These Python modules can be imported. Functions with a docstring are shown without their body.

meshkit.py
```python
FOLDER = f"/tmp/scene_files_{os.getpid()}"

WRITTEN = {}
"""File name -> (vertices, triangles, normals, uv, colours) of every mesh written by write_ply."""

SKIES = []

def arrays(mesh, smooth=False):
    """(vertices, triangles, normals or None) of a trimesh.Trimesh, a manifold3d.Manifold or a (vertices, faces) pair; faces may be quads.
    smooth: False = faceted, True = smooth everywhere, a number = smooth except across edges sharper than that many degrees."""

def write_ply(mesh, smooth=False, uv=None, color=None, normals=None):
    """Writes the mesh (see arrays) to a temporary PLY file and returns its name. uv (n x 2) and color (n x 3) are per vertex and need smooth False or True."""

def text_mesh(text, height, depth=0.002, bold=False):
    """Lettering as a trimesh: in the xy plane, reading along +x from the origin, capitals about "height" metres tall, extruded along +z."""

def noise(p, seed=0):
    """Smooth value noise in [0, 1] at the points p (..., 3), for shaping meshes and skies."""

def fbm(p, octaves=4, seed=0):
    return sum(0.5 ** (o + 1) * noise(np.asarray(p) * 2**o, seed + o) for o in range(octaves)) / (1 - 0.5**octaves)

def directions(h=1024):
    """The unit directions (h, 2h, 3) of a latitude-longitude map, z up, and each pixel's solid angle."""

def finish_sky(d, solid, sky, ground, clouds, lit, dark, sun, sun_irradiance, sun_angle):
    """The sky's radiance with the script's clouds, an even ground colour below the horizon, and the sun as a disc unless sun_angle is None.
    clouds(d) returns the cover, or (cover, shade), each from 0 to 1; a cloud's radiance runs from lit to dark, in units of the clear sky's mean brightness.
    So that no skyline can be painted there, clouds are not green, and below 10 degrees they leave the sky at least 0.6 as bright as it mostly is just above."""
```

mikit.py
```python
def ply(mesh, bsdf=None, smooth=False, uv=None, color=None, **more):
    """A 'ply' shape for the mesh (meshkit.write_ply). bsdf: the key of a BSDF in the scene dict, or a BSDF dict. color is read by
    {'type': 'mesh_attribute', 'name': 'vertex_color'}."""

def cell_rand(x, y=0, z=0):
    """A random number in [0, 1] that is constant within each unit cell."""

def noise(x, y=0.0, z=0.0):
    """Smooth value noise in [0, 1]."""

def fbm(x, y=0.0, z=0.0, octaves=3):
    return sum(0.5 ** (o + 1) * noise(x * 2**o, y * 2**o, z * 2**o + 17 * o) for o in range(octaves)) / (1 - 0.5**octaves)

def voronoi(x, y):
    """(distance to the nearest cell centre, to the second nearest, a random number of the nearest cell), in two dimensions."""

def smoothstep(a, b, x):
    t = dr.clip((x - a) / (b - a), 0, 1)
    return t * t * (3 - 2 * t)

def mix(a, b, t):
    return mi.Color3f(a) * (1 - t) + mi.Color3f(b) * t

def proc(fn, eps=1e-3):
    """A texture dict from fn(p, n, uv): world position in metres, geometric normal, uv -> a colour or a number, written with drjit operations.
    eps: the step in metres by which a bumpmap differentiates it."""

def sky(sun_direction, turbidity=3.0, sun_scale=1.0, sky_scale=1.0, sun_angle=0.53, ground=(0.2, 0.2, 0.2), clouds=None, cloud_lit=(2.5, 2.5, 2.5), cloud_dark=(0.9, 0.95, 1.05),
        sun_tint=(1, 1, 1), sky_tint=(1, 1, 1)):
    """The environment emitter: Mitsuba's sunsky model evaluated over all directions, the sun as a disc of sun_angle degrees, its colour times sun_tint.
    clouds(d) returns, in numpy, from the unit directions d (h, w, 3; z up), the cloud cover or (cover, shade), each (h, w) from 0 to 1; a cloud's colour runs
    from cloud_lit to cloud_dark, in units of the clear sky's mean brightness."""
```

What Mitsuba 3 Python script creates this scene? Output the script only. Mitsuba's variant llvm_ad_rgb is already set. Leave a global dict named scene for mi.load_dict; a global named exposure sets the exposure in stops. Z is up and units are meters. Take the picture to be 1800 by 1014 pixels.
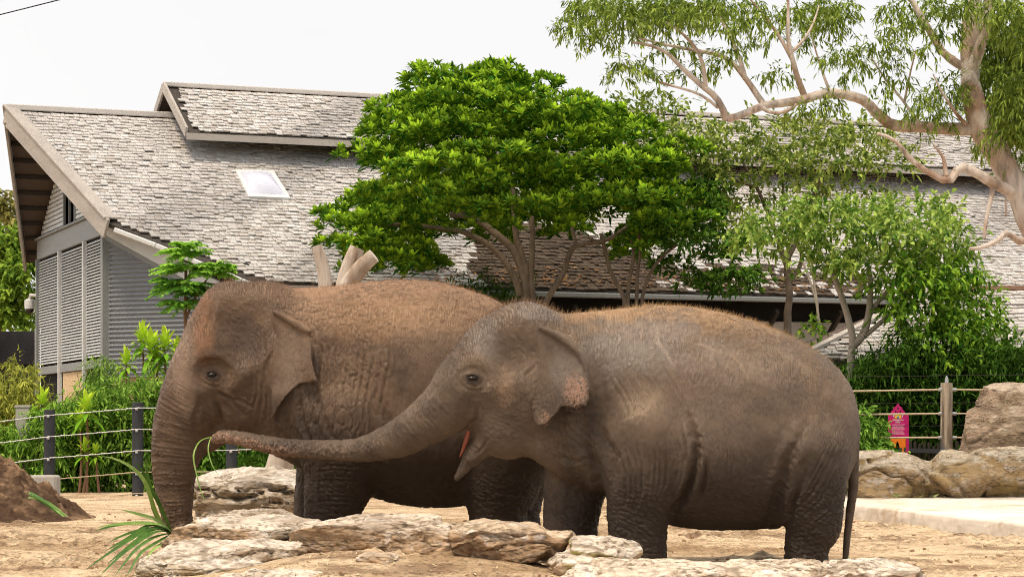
import math, random
import numpy as np, trimesh, mitsuba as mi, drjit as dr, mikit, meshkit
from scipy.spatial import cKDTree
from scipy.interpolate import CubicSpline, PchipInterpolator
T = mi.ScalarTransform4f
scene, labels = {'type': 'scene'}, {}

# ---------------------------------------------------------------- camera, sky, exposure
F, HOR, EYE = 4000.0, 750.0, 1.17            # focal length and horizon row in pixels of an 1800 x 1014 picture; eye height in metres
scene['camera'] = {'type': 'perspective', 'fov': 2 * math.degrees(math.atan(900 / F)), 'fov_axis': 'x',
                   'principal_point_offset_x': 0.0, 'principal_point_offset_y': -(HOR - 507) / 1014, 'near_clip': 0.5, 'far_clip': 3000.0,
                   'to_world': T().look_at(origin=[0, 0, EYE], target=[0, 1, EYE], up=[0, 0, 1])}
scene['sky_light'] = mikit.sky((-0.28, -0.36, 1.0), turbidity=4, sun_scale=0.42, sky_scale=0.60, sun_angle=14, clouds=lambda d: (1.0, 0.35 + 0.5 * (meshkit.fbm(d * 3.0, 4, 5) - 0.5)),
                         cloud_lit=(3.2, 3.15, 3.1), cloud_dark=(2.3, 2.33, 2.4), sun_tint=(1, 0.97, 0.92), ground=(0.3, 0.24, 0.18))
exposure = 2.3

# ---------------------------------------------------------------- helpers
def P(px, py, Y):
    return np.array([(px - 900) / F * Y, Y, EYE - (py - HOR) / F * Y])
def PX(px, Y): return (px - 900) / F * Y
def PZ(py, Y): return EYE - (py - HOR) / F * Y
def rgb(c): return {'type': 'rgb', 'value': [float(v) for v in c]}
def bsdf(key, d): scene[key] = d; return key
def mat(key, color, rough=0.8, spec=0.3, bump=None, bscale=1.0, thin=False, **kw):
    base = rgb(color) if isinstance(color, (tuple, list)) else color
    d = {'type': 'principled', 'base_color': base, 'roughness': rough, 'specular': spec, **kw}
    if bump is not None:
        d = {'type': 'bumpmap', 'arbitrary': bump, 'scale': bscale, 'nested': d}
    return bsdf(key, {'type': 'twosided', 'nested': d})
VC = {'type': 'mesh_attribute', 'name': 'vertex_color'}
def numbered(key, used={}):
    n = used.get(key, -1) + 1; used[key] = n
    return key if n == 0 else f'{key}_{n:03d}'
def obj(name, mesh, m, parent=None, smooth=False, color=None, **prop):
    key = numbered(parent + '__' + name if parent else name)
    scene[key] = mikit.ply(mesh, m, smooth=smooth, color=color)
    if prop: labels[key] = dict(prop)
    return key
def ref(name, shape, parent, **prop):
    key = numbered(parent + '__' + name); scene[key] = dict(shape)
    if prop: labels[key] = dict(prop)
    return key
def thing(name, label, category, group=None):
    key = numbered(name); labels[key] = {'label': label, 'category': category}
    if group: labels[key]['group'] = group
    return key
def mesh(v, f): return trimesh.Trimesh(np.asarray(v, float), np.asarray(f), process=False)
def join(ms): return trimesh.util.concatenate(ms)
def nrm(v): return v / np.maximum(np.linalg.norm(v, axis=-1, keepdims=True), 1e-9)
def box_at(c, ax, ay, az, sx, sy, sz, bev=0.0):
    """A box, centre c, axes ax, ay, az and full sizes; bev rounds its edges off with chamfers."""
    if bev > 0:
        b = bev
        hx, hy, hz = sx / 2, sy / 2, sz / 2
        pts = []
        for X in (-1, 1):
            for Yy in (-1, 1):
                for Z in (-1, 1):
                    pts += [(X * (hx - b), Yy * (hy - b), Z * hz), (X * (hx - b), Yy * hy, Z * (hz - b)), (X * hx, Yy * (hy - b), Z * (hz - b))]
        m = trimesh.convex.convex_hull(np.array(pts))
    else:
        m = trimesh.creation.box((sx, sy, sz))
    R = np.stack([ax, ay, az], 1)
    m.vertices = m.vertices @ R.T + c
    return m
def beam(a, b, w, h, up=(0, 0, 1), bev=0.0):
    """A bar from a to b, w wide, h high."""
    a, b = np.asarray(a, float), np.asarray(b, float)
    d = b - a; L = np.linalg.norm(d); d /= L
    s = nrm(np.cross(d, up)); u = np.cross(s, d)
    return box_at((a + b) / 2, d, s, u, L, w, h, bev)
def slab(quad, t):
    """A plate from a planar polygon of points, thickened by t along minus its normal."""
    q = np.asarray(quad, float); n = nrm(np.cross(q[1] - q[0], q[2] - q[0])); k = len(q)
    v = np.vstack([q, q - n * t]); f = []
    for i in range(1, k - 1): f += [(0, i, i + 1), (k, k + i + 1, k + i)]
    for i in range(k):
        j = (i + 1) % k; f += [(i, i + k, j), (j, i + k, j + k)]
    return mesh(v, f)
def tube(pts, rad, seg=8, bump=0.0, seed=0, cap=True):
    pts = np.asarray(pts, float); rad = np.broadcast_to(np.asarray(rad, float), (len(pts),))
    t = nrm(np.gradient(pts, axis=0)); r = np.cross(t[0], [0.31, 0.17, 0.93]); r = nrm(r); fr = []
    for k in range(len(pts)):
        r = nrm(r - t[k] * (r @ t[k])); fr.append(r)
    fr = np.array(fr); s = np.cross(t, fr)
    a = np.arange(seg) / seg * 2 * np.pi
    ring = fr[:, None] * np.cos(a)[None, :, None] + s[:, None] * np.sin(a)[None, :, None]
    R = rad[:, None, None]
    if bump:
        R = R * (1 + bump * (meshkit.fbm((pts[:, None] + ring * R) * (1.2 / max(rad.max(), .01)) * .5, 3, seed)[..., None] - .5) * 2)
    v = (pts[:, None] + ring * R).reshape(-1, 3); n = len(pts); f = []
    i = np.arange(n - 1)[:, None] * seg + np.arange(seg)[None]; j = np.arange(n - 1)[:, None] * seg + (np.arange(seg)[None] + 1) % seg
    f = np.vstack([np.stack([i, j, j + seg], -1).reshape(-1, 3), np.stack([i, j + seg, i + seg], -1).reshape(-1, 3)])
    if cap:
        v = np.vstack([v, pts[0], pts[-1]]); k = np.arange(seg)
        f = np.vstack([f, np.stack([(k + 1) % seg, k, k * 0 + n * seg], 1), np.stack([(n - 1) * seg + k, (n - 1) * seg + (k + 1) % seg, k * 0 + n * seg + 1], 1)])
    return mesh(v, f)
def spline(pts, n):
    pts = np.asarray(pts, float); d = np.r_[0, np.cumsum(np.linalg.norm(np.diff(pts[:, :3], axis=0), axis=1))]
    return PchipInterpolator(d, pts, axis=0)(np.linspace(0, d[-1], n))
def vor3(p, seed=0):
    """Distances to the nearest and second nearest cell point, in three dimensions."""
    p = np.asarray(p, np.float64); i = np.floor(p).astype(np.int64); f1 = np.full(len(p), 9.0); f2 = f1.copy()
    for a in np.ndindex(3, 3, 3):
        c = i + np.array(a) - 1
        h = (c[:, 0] * 374761393 + c[:, 1] * 668265263 + c[:, 2] * 2147483647 + seed * 144665) & 0xFFFFFFFF
        d = 0
        for k in range(3):
            h = ((h ^ (h >> 13)) * 1274126177) & 0xFFFFFFFF; h = h ^ (h >> 16)
            d = d + (c[:, k] + (h & 0xFFFF) / 65536.0 - p[:, k]) ** 2
        d = np.sqrt(d); near = d < f1
        f2 = np.where(near, f1, np.minimum(f2, d)); f1 = np.minimum(f1, d)
    return f1, f2
def sstep(a, b, x):
    t = np.clip((x - a) / (b - a), 0, 1); return t * t * (3 - 2 * t)
def normals(v, f):
    n = np.zeros_like(v); c = np.cross(v[f[:, 1]] - v[f[:, 0]], v[f[:, 2]] - v[f[:, 0]])
    for k in range(3): np.add.at(n, f[:, k], c)
    return nrm(n)

# ---- implicit surfaces
class Field:
    def __init__(self): self.prims = []
    def add(self, fn, lo, hi, k, cut=False): self.prims.append((fn, np.asarray(lo), np.asarray(hi), k, cut))
    def cone(self, a, b, ra, rb, k=0.08, sy=1.0):
        a, b = np.asarray(a, float), np.asarray(b, float); R = max(ra, rb)
        sc = np.array([1, sy, 1])
        A, D = a * sc, (b - a) * sc; L2 = max(D @ D, 1e-9)
        def fn(p):
            q = p * sc - A; t = np.clip(q @ D / L2, 0, 1)
            return np.linalg.norm(q - t[:, None] * D, axis=1) - (ra + (rb - ra) * t)
        ext = np.array([R, R / sy, R])
        self.add(fn, np.minimum(a, b) - ext, np.maximum(a, b) + ext, k)
    def ell(self, c, r, k=0.08, cut=False, tilt=0.0):
        c, r = np.asarray(c, float), np.asarray(r, float); ct, st = math.cos(tilt), math.sin(tilt)
        def fn(p):
            q = p - c
            if tilt: q = np.stack([q[:, 0] * ct + q[:, 2] * st, q[:, 1], -q[:, 0] * st + q[:, 2] * ct], 1)
            k0 = np.linalg.norm(q / r, axis=1); k1 = np.linalg.norm(q / (r * r), axis=1)
            return np.where(k1 > 1e-6, k0 * (k0 - 1) / np.maximum(k1, 1e-6), -r.min())
        m = r.max() if tilt else r
        self.add(fn, c - m, c + m, k, cut)
    def chain(self, pts, k=0.08):
        """pts: x, y, z, radius along a smooth curve."""
        s = spline(pts, 260); tr = cKDTree(s[:, :3]); R = s[:, 3].max()
        def fn(p):
            d, i = tr.query(p); return d - s[i, 3]
        self.add(fn, s[:, :3].min(0) - R, s[:, :3].max(0) + R, k)
        return s
    def __call__(self, p, margin=0.3):
        f = np.full(len(p), 1.0)
        for fn, lo, hi, k, cut in self.prims:
            idx = np.nonzero(((p > lo - margin) & (p < hi + margin)).all(1))[0]
            if not len(idx): continue
            d, g = fn(p[idx]), f[idx]
            if cut: d = -d; h = np.maximum(k - np.abs(g - d), 0) / k; f[idx] = np.maximum(g, d) + h * h * k / 4
            else: h = np.maximum(k - np.abs(g - d), 0) / k; f[idx] = np.minimum(g, d) - h * h * k / 4
        return f
    def mesh(self, lo, hi, h):
        lo, hi = np.asarray(lo, float), np.asarray(hi, float)
        nc = np.ceil((hi - lo) / (4 * h)).astype(int) + 1
        gc = np.stack(np.meshgrid(*[lo[k] + (np.arange(nc[k]) + .5) * 4 * h for k in range(3)], indexing='ij'), -1).reshape(-1, 3)
        c = self(gc).reshape(nc); band = np.abs(c) < 4 * h * 2.3
        Fg = np.repeat(np.repeat(np.repeat(np.where(c < 0, -1., 1.).astype(np.float32), 4, 0), 4, 1), 4, 2)
        mk = np.repeat(np.repeat(np.repeat(band, 4, 0), 4, 1), 4, 2); idx = np.stack(np.nonzero(mk), 1)
        for s in range(0, len(idx), 400000):
            q = idx[s:s + 400000]; Fg[q[:, 0], q[:, 1], q[:, 2]] = self(lo + (q + .5) * h)
        return nets(Fg, lo + .5 * h, h)
def nets(Fg, origin, h):
    S = Fg < 0
    cnt = sum(S[a:S.shape[0] - 1 + a, b:S.shape[1] - 1 + b, c:S.shape[2] - 1 + c].astype(np.int8) for a, b, c in np.ndindex(2, 2, 2))
    act = (cnt > 0) & (cnt < 8); ci = np.stack(np.nonzero(act), 1); idm = np.full(act.shape, -1, np.int64); idm[tuple(ci.T)] = np.arange(len(ci))
    acc, num = np.zeros((len(ci), 3)), np.zeros(len(ci))
    for ax in range(3):
        o = [k for k in range(3) if k != ax]
        for u, w in np.ndindex(2, 2):
            A = ci.copy(); A[:, o[0]] += u; A[:, o[1]] += w; B = A.copy(); B[:, ax] += 1
            fa, fb = Fg[tuple(A.T)], Fg[tuple(B.T)]; x = (fa < 0) != (fb < 0)
            t = np.where(x, fa / np.where(x, fa - fb, 1), 0)
            pt = A.astype(float); pt[:, ax] += t; acc[x] += pt[x]; num[x] += 1
    v = origin + acc / num[:, None] * h; quads = []
    for ax in range(3):
        o = [(ax + 1) % 3, (ax + 2) % 3]
        sl0, sl1 = [slice(None)] * 3, [slice(None)] * 3; sl0[ax], sl1[ax] = slice(0, -1), slice(1, None)
        x = S[tuple(sl0)] != S[tuple(sl1)]; e = np.stack(np.nonzero(x), 1)
        e = e[(e[:, o[0]] > 0) & (e[:, o[1]] > 0) & (e[:, o[0]] < act.shape[o[0]]) & (e[:, o[1]] < act.shape[o[1]])]
        ins = S[tuple(e.T)]; c = []
        for u, w in ((-1, -1), (0, -1), (0, 0), (-1, 0)):
            q = e.copy(); q[:, o[0]] += u; q[:, o[1]] += w; c.append(idm[tuple(q.T)])
        q = np.stack(c, 1); q[~ins] = q[~ins][:, ::-1]; quads.append(q)
    q = np.vstack(quads); q = q[(q >= 0).all(1)]
    return v, np.vstack([q[:, [0, 1, 2]], q[:, [0, 2, 3]]])
def poly_dist(p, poly):
    """Signed distance in two dimensions to a polygon, negative inside."""
    d = np.full(len(p), 1e9); s = np.zeros(len(p), bool)
    for i in range(len(poly)):
        a, b = poly[i], poly[(i + 1) % len(poly)]; e = b - a; w = p - a
        t = np.clip(w @ e / (e @ e), 0, 1); d = np.minimum(d, ((w - t[:, None] * e) ** 2).sum(1))
        c1, c2 = p[:, 1] >= a[1], p[:, 1] < b[1]; cr = e[0] * w[:, 1] - e[1] * w[:, 0]
        s ^= (c1 & c2 & (cr > 0)) | (~c1 & ~c2 & (cr < 0))
    return np.where(s, -1, 1) * np.sqrt(d)
def line_dist(p, pts, along=False):
    d, u, n = np.full(len(p), 1e9), np.zeros(len(p)), len(pts) - 1
    for k, (a, b) in enumerate(zip(pts[:-1], pts[1:])):
        e = b - a; w = p - a; t = np.clip(w @ e / (e @ e), 0, 1); q = ((w - t[:, None] * e) ** 2).sum(1)
        u = np.where(q < d, (k + t) / n, u); d = np.minimum(d, q)
    return (np.sqrt(d), u) if along else np.sqrt(d)

# ---- leaves
def leaves(base, d, up, L, W, droop, col, fold=0.0):
    """Lance-shaped leaves, four triangles each: base points, directions, the side that looks up, lengths, widths, how far tips sag."""
    N = len(base); d = nrm(d); s = nrm(np.cross(d, up)); u = np.cross(s, d); L = np.broadcast_to(L, N)[:, None]; W = np.broadcast_to(W, N)[:, None]; droop = np.broadcast_to(droop, N)[:, None]
    dn = np.array([0, 0, -1.0])
    m1, m2, tip = base + d * L * .38 + dn * droop * L * .12, base + d * L * .72 + dn * droop * L * .48, base + d * L * .97 + dn * droop * L
    v = np.stack([base, m1 + s * W * .5 + u * W * fold, m1 - s * W * .5 + u * W * fold, m2 + s * W * .38 + u * W * fold, m2 - s * W * .38 + u * W * fold, tip], 1)
    f = np.array([[0, 2, 1], [1, 2, 4], [1, 4, 3], [3, 4, 5]])
    return v.reshape(-1, 3), (np.arange(N)[:, None, None] * 6 + f).reshape(-1, 3), np.repeat(col, 6, 0)
def foliage(name, parts, m, parent, **prop):
    v, f, c, n = [], [], [], 0
    for a, b, k in parts: v.append(a); f.append(b + n); c.append(k); n += len(a)
    return obj(name, mesh(np.vstack(v), np.vstack(f)), m, parent, smooth=True, color=np.clip(np.vstack(c), 0, 1), **prop)
def leafmat(key, trans=0.5, rough=0.45):
    return bsdf(key, {'type': 'principledthin', 'base_color': VC, 'roughness': rough, 'diff_trans': trans, 'spec_trans': 0.0, 'eta': 1.4})
def mixc(a, b, t): t = np.asarray(t)[..., None]; return np.asarray(a) * (1 - t) + np.asarray(b) * t
# ---------------------------------------------------------------- the ground
def gheight(x, y):
    q = np.stack([x, y, x * 0], -1)
    z = .05 * (meshkit.fbm(q * .35, 3, 3) - .5) + .035 * (meshkit.fbm(q * 1.6, 3, 4) - .5) * sstep(45, 30, y)
    z = z * sstep(3, 8, y) - .02
    sx, sy = PX(700, 17.8), 17.7                                     # the pocket of sand in front of the ledge
    z = z + .17 * np.exp(-((x - sx) / 1.25) ** 4) * sstep(16.6, 18.1, y) * sstep(19.2, 18.3, y)
    return z
def graded(lo, hi, a, b, fine, grow=1.25):
    mid = list(np.arange(a, b, fine)); s, x = fine, b
    while x < hi: mid.append(x); s *= grow; x += s
    mid.append(hi); s, x = fine, a
    while x > lo: s *= grow; x -= s; mid.insert(0, max(x, lo))
    return np.array(mid)
gx, gy = graded(-900, 900, -7, 7, .05), graded(-60, 1500, 15.5, 27, .045)
GX, GY = np.meshgrid(gx, gy, indexing='ij'); GZ = gheight(GX, GY)
near = ((np.abs(GX) < 7) & (GY > 14) & (GY < 28))
q = np.stack([GX, GY, GX * 0], -1)
clod = np.maximum(meshkit.fbm(q * 9, 3, 8) - .47, 0) * .17 * sstep(.35, .7, meshkit.fbm(q * .9, 2, 31)) + .018 * (meshkit.fbm(q * 6, 2, 9) - .5)
GZ = GZ + np.where(near, clod, 0)
v = np.stack([GX, GY, GZ], -1).reshape(-1, 3); nx, ny = len(gx), len(gy)
i = (np.arange(nx - 1)[:, None] * ny + np.arange(ny - 1)[None]).ravel()
def sand(p, n, uv):
    a = mikit.fbm(p.x * .5, p.y * .6, 3.0, 4); b = mikit.fbm(p.x * 4, p.y * 4.5, 1.0, 4); c = mikit.fbm(p.x * 36, p.y * 40, 5.0, 2)
    col = mikit.mix((.285, .195, .115), (.53, .41, .275), mikit.smoothstep(.32, .66, a * .55 + b * .45))
    col = mikit.mix(col, mi.Color3f(.17, .105, .065), mikit.smoothstep(.56, .74, mikit.fbm(p.x * 1.5, p.y * 2.0, 9.0, 4)) * .75)
    return mikit.mix(col, col * .62, mikit.smoothstep(.52, .72, c))
mat('sandy_soil', mikit.proc(sand), .95, .1, mikit.proc(lambda p, n, uv: mikit.fbm(p.x * 22, p.y * 22, p.z * 9, 3), eps=.006), .03)
obj('ground', mesh(v, np.vstack([np.stack([i, i + ny, i + ny + 1], 1), np.stack([i, i + ny + 1, i + 1], 1)])), 'sandy_soil', smooth=True,
    kind='structure', label='sandy yellow brown soil of the animal yard', category='ground')

# straw and bark bits, too many to count
rs = np.random.default_rng(11)
N = 9500
yy = 17 + rs.random(N) ** 1.3 * 20; xx = (rs.random(N) - .5) * yy * .46
keep = meshkit.fbm(np.stack([xx * .7, yy * .7, xx * 0], -1), 3, 77) > .40
xx, yy = xx[keep], yy[keep]; N = len(xx); a = rs.random(N) * np.pi * 2
bs = np.stack([xx, yy, gheight(xx, yy) + .012 + .02 * rs.random(N)], -1)
col = mixc((.72, .60, .36), (.26, .16, .085), rs.random(N) ** 1.5)
lv = leaves(bs, np.stack([np.cos(a), np.sin(a), rs.normal(0, .15, N)], -1), np.array([0, 0, 1.0]), .04 + .14 * rs.random(N) ** 2, .006 + .008 * rs.random(N), .05, col)
mat('straw', VC, .8, .2)
obj('straw_litter', mesh(lv[0], lv[1]), 'straw', smooth=True, color=lv[2], kind='stuff', label='loose straw and bark bits scattered on the sandy ground', category='straw')
# crumbs of earth
N = 4200
yy = 16.8 + rs.random(N) ** 1.2 * 14; xx = (rs.random(N) - .5) * yy * .46
keep = meshkit.fbm(np.stack([xx * .9, yy * .9, xx * 0], -1), 3, 31) > .47
xx, yy = xx[keep], yy[keep]; N = len(xx)
ico = trimesh.creation.icosahedron(); r = .006 + .022 * rs.random(N) ** 4
vv = ico.vertices[None] * r[:, None, None] * (.6 + .8 * rs.random((N, 12, 1))) * np.array([1.2, 1, .7]) + np.stack([xx, yy, gheight(xx, yy) + .008], -1)[:, None]
mat('earth_crumb', (.26, .165, .10), .95, .1)
obj('earth_crumbs', mesh(vv.reshape(-1, 3), (np.arange(N)[:, None, None] * 12 + ico.faces).reshape(-1, 3)), 'earth_crumb', kind='stuff', label='small crumbs of earth lying about the sandy yard', category='earth crumbs')
mat('eye_dark', (.012, .009, .007), .12, .5)
# ---------------------------------------------------------------- the barn with the shingled roof
def wood(p, n, uv):
    g = mikit.fbm(p.x * 3 + p.y * 3, p.z * 3, 2.0, 3); f = mikit.noise(p.x * 9, p.y * 9, p.z * 60)
    return mikit.mix((.30, .275, .25), (.50, .465, .43), g * .6 + f * .4)
mat('weathered_board', mikit.proc(wood), .8, .2)
mat('grey_paint', (.22, .235, .235), .5, .4)
mat('blue_grey_sheet', mikit.proc(lambda p, n, uv: mikit.mix((.20, .215, .24), (.27, .285, .31), mikit.fbm(p.x * 1.5, p.y * 1.5, p.z * .5, 3))), .42, .5)
mat('louver_slat', mikit.proc(lambda p, n, uv: mikit.mix((.46, .49, .50), (.62, .65, .66), mikit.fbm(p.x * 2 + p.y * 2, p.z * 14, 4.0, 3))), .45, .5)
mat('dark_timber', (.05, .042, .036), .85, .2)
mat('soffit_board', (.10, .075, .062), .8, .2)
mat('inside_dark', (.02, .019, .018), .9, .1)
mat('tan_panel', mikit.proc(lambda p, n, uv: mikit.mix((.46, .33, .19), (.60, .46, .29), mikit.fbm(p.x * 2, p.y * 2, p.z * 4, 3))), .8, .2)
mat('white_metal', (.62, .63, .63), .4, .5)
mat('roof_lining', (.07, .062, .055), .9, .1)
bsdf('window_glass', {'type': 'principled', 'base_color': rgb((.42, .52, .48)), 'roughness': .06, 'specular': .7, 'clearcoat': .6})
SH = []
def shingle_look(c):
    a, b = [float(z) for z in c * .80], [float(z) for z in c * 1.10]
    def fn(p, n, uv):
        t = mikit.fbm(p.x * 5, p.y * 5, p.z * 5, 3); w = mikit.smoothstep(.38, .68, mikit.fbm(p.x * .9 - p.y * .35, p.z * .22, 3.0, 4)); return mikit.mix(a, b, t) * (1.04 - .30 * w)
    return mikit.proc(fn)
for k, c in enumerate([(.475, .46, .45), (.495, .48, .47), (.52, .51, .50), (.45, .43, .415), (.475, .455, .435), (.41, .385, .36)]): SH.append(mat(f'shingle_{k}', shingle_look(np.array(c)), .9, .12))
SH.append(mat('shingle_moss_shade', mikit.proc(lambda p, n, uv: mikit.mix((.042, .033, .026), (.115, .088, .066), mikit.fbm(p.x * 4, p.y * 4, p.z * 4, 3))), .95, .1))  # moss stain and tree shade, both painted into one dark tone
U, V, Zv = np.array([.930, .368, 0]), np.array([-.368, .930, 0]), np.array([0, 0, 1.0])
R0 = np.array([-10.84, 56.0, 0]); RZ, PITCH = 8.88, .592
def roofp(s, d, z0=RZ, up=0.0): return R0 + s * U - d * V + Zv * (z0 - PITCH * d + up)
SLOPE = nrm(-V - PITCH * Zv); RN = nrm(np.cross(U, SLOPE)); RN = RN if RN[2] > 0 else -RN
def shingle(o, ax, dn, nn, w, L, th, lift):
    """One wooden shake: thick at the butt, thin at the head."""
    a, b = o, o + ax * w; c, d_ = b + dn * L, a + dn * L
    v = np.array([a, b, c + nn * lift, d_ + nn * lift, c + nn * (lift + th), d_ + nn * (lift + th), b + nn * th * .5, a + nn * th * .5])
    return v
SF = np.array([[7, 5, 4], [7, 4, 6], [5, 3, 2], [5, 2, 4], [7, 0, 3], [7, 3, 5], [6, 4, 2], [6, 2, 1]])
def shingled(parent, origin, ax, dn, nn, inside, wmax, dmax, expo, width, rg, n_single, eye=np.array([0, 0, EYE]), darker=1.0, mossy=None):
    """Rows of shakes over a slope: origin at the upper left, ax along the rows, dn down the slope."""
    out = []
    rows = int(dmax / expo)
    for r in range(rows):
        w0 = -rg.random() * width
        while w0 < wmax:
            w = width * (.55 + .9 * rg.random())
            if inside(w0 + w / 2, (r + .6) * expo):
                o = origin + ax * (w0 + .006) + dn * (r * expo - .05) + nn * rg.normal(0, .003)
                L = expo + .075 + rg.normal(0, .022)
                out.append(shingle(o, ax, dn, nn, w - .012, L, .022 + .018 * rg.random(), .010 + .030 * rg.random() ** 2))
            w0 += w
    C = np.array([v.mean(0) for v in out]); near = np.argsort(np.linalg.norm(C - eye, axis=1))
    tone = np.clip((meshkit.fbm(C * .6, 3, 9) - .5) * 2.0 + rg.random(len(out)), 0, .999)
    ix = np.array([3, 4, 0, 1, 2, 5])[(tone * 5.9).astype(int) % 6] if darker == 1.0 else np.array([3, 5, 3, 0, 5, 4])[(tone * 5.9).astype(int) % 6]
    if mossy is not None: ix = np.where(mossy(C) > rg.random(len(C)) * .5 + .25, 6, ix)  # stained shakes, tree shade painted into their colour
    singles = set(near[:n_single].tolist())
    for k in near[:n_single]:
        obj('shingle', mesh(out[k], SF), SH[ix[k]], parent)
    for t in range(7):
        sel = [out[k] for k in range(len(out)) if ix[k] == t and k not in singles]
        if sel: yield t, mesh(np.vstack(sel), (np.arange(len(sel))[:, None, None] * 8 + SF).reshape(-1, 3))
barn = thing('animal_barn', 'long grey barn with a silvery wooden shingle roof, raised ridge roof and louvered gable end', 'barn')
rg = np.random.default_rng(3)
EAVE, SEND = 7.72, 44.0
def moss_shade_patch(C):
    """Moss and rotted leaves on the lower roof, with the shade of the big tree painted in."""
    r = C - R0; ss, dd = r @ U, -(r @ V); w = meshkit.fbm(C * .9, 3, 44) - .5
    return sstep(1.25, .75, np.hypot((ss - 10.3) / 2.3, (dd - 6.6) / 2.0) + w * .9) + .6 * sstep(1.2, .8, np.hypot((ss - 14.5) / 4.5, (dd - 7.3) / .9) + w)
def cut_s(d): return -.2 if d < 5.3 else -.2 + (d - 5.3) * (2.35 + .2) / 2.2          # the roof's left edge runs back below the gable
def left_s(d): return -1.6 + 1.4 * min(d / 5.3, 1) if d < 5.3 else cut_s(d)
cosp = 1 / math.hypot(1, PITCH)
# roof deck
deck = [roofp(-1.6, 0), roofp(-.2, 5.3), roofp(2.35, 7.5), roofp(2.6, EAVE), roofp(SEND, EAVE), roofp(SEND, 0)]
roof = obj('roof', slab(deck, .10), 'roof_lining', barn)
for t, m in shingled(roof, roofp(-1.7, .0, up=.01), U, SLOPE, RN, lambda s, l: (s - 1.7) > left_s(l * cosp) + .22 and l * cosp > .12, SEND + 1.5, EAVE / cosp + .04, .172, .165, rg, 210, mossy=moss_shade_patch):
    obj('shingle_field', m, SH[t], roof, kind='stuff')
N = 700; ss, dd = rg.uniform(6.5, 24, N), EAVE - .05 - np.abs(rg.normal(0, .45, N)); q = np.array([roofp(a_, b_, up=.10) for a_, b_ in zip(ss, dd)]); a = rg.random(N) * 6.28
lv = leaves(q, np.stack([np.cos(a), np.sin(a), rg.normal(0, .25, N)], 1), RN, rg.uniform(.07, .16, N), .05, .1, mixc((.10, .055, .03), (.33, .17, .06), rg.random(N)))
mat('dead_leaf', VC, .85, .15); obj('leaf_litter', mesh(lv[0], lv[1]), 'dead_leaf', roof, smooth=True, color=lv[2], kind='stuff')
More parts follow.
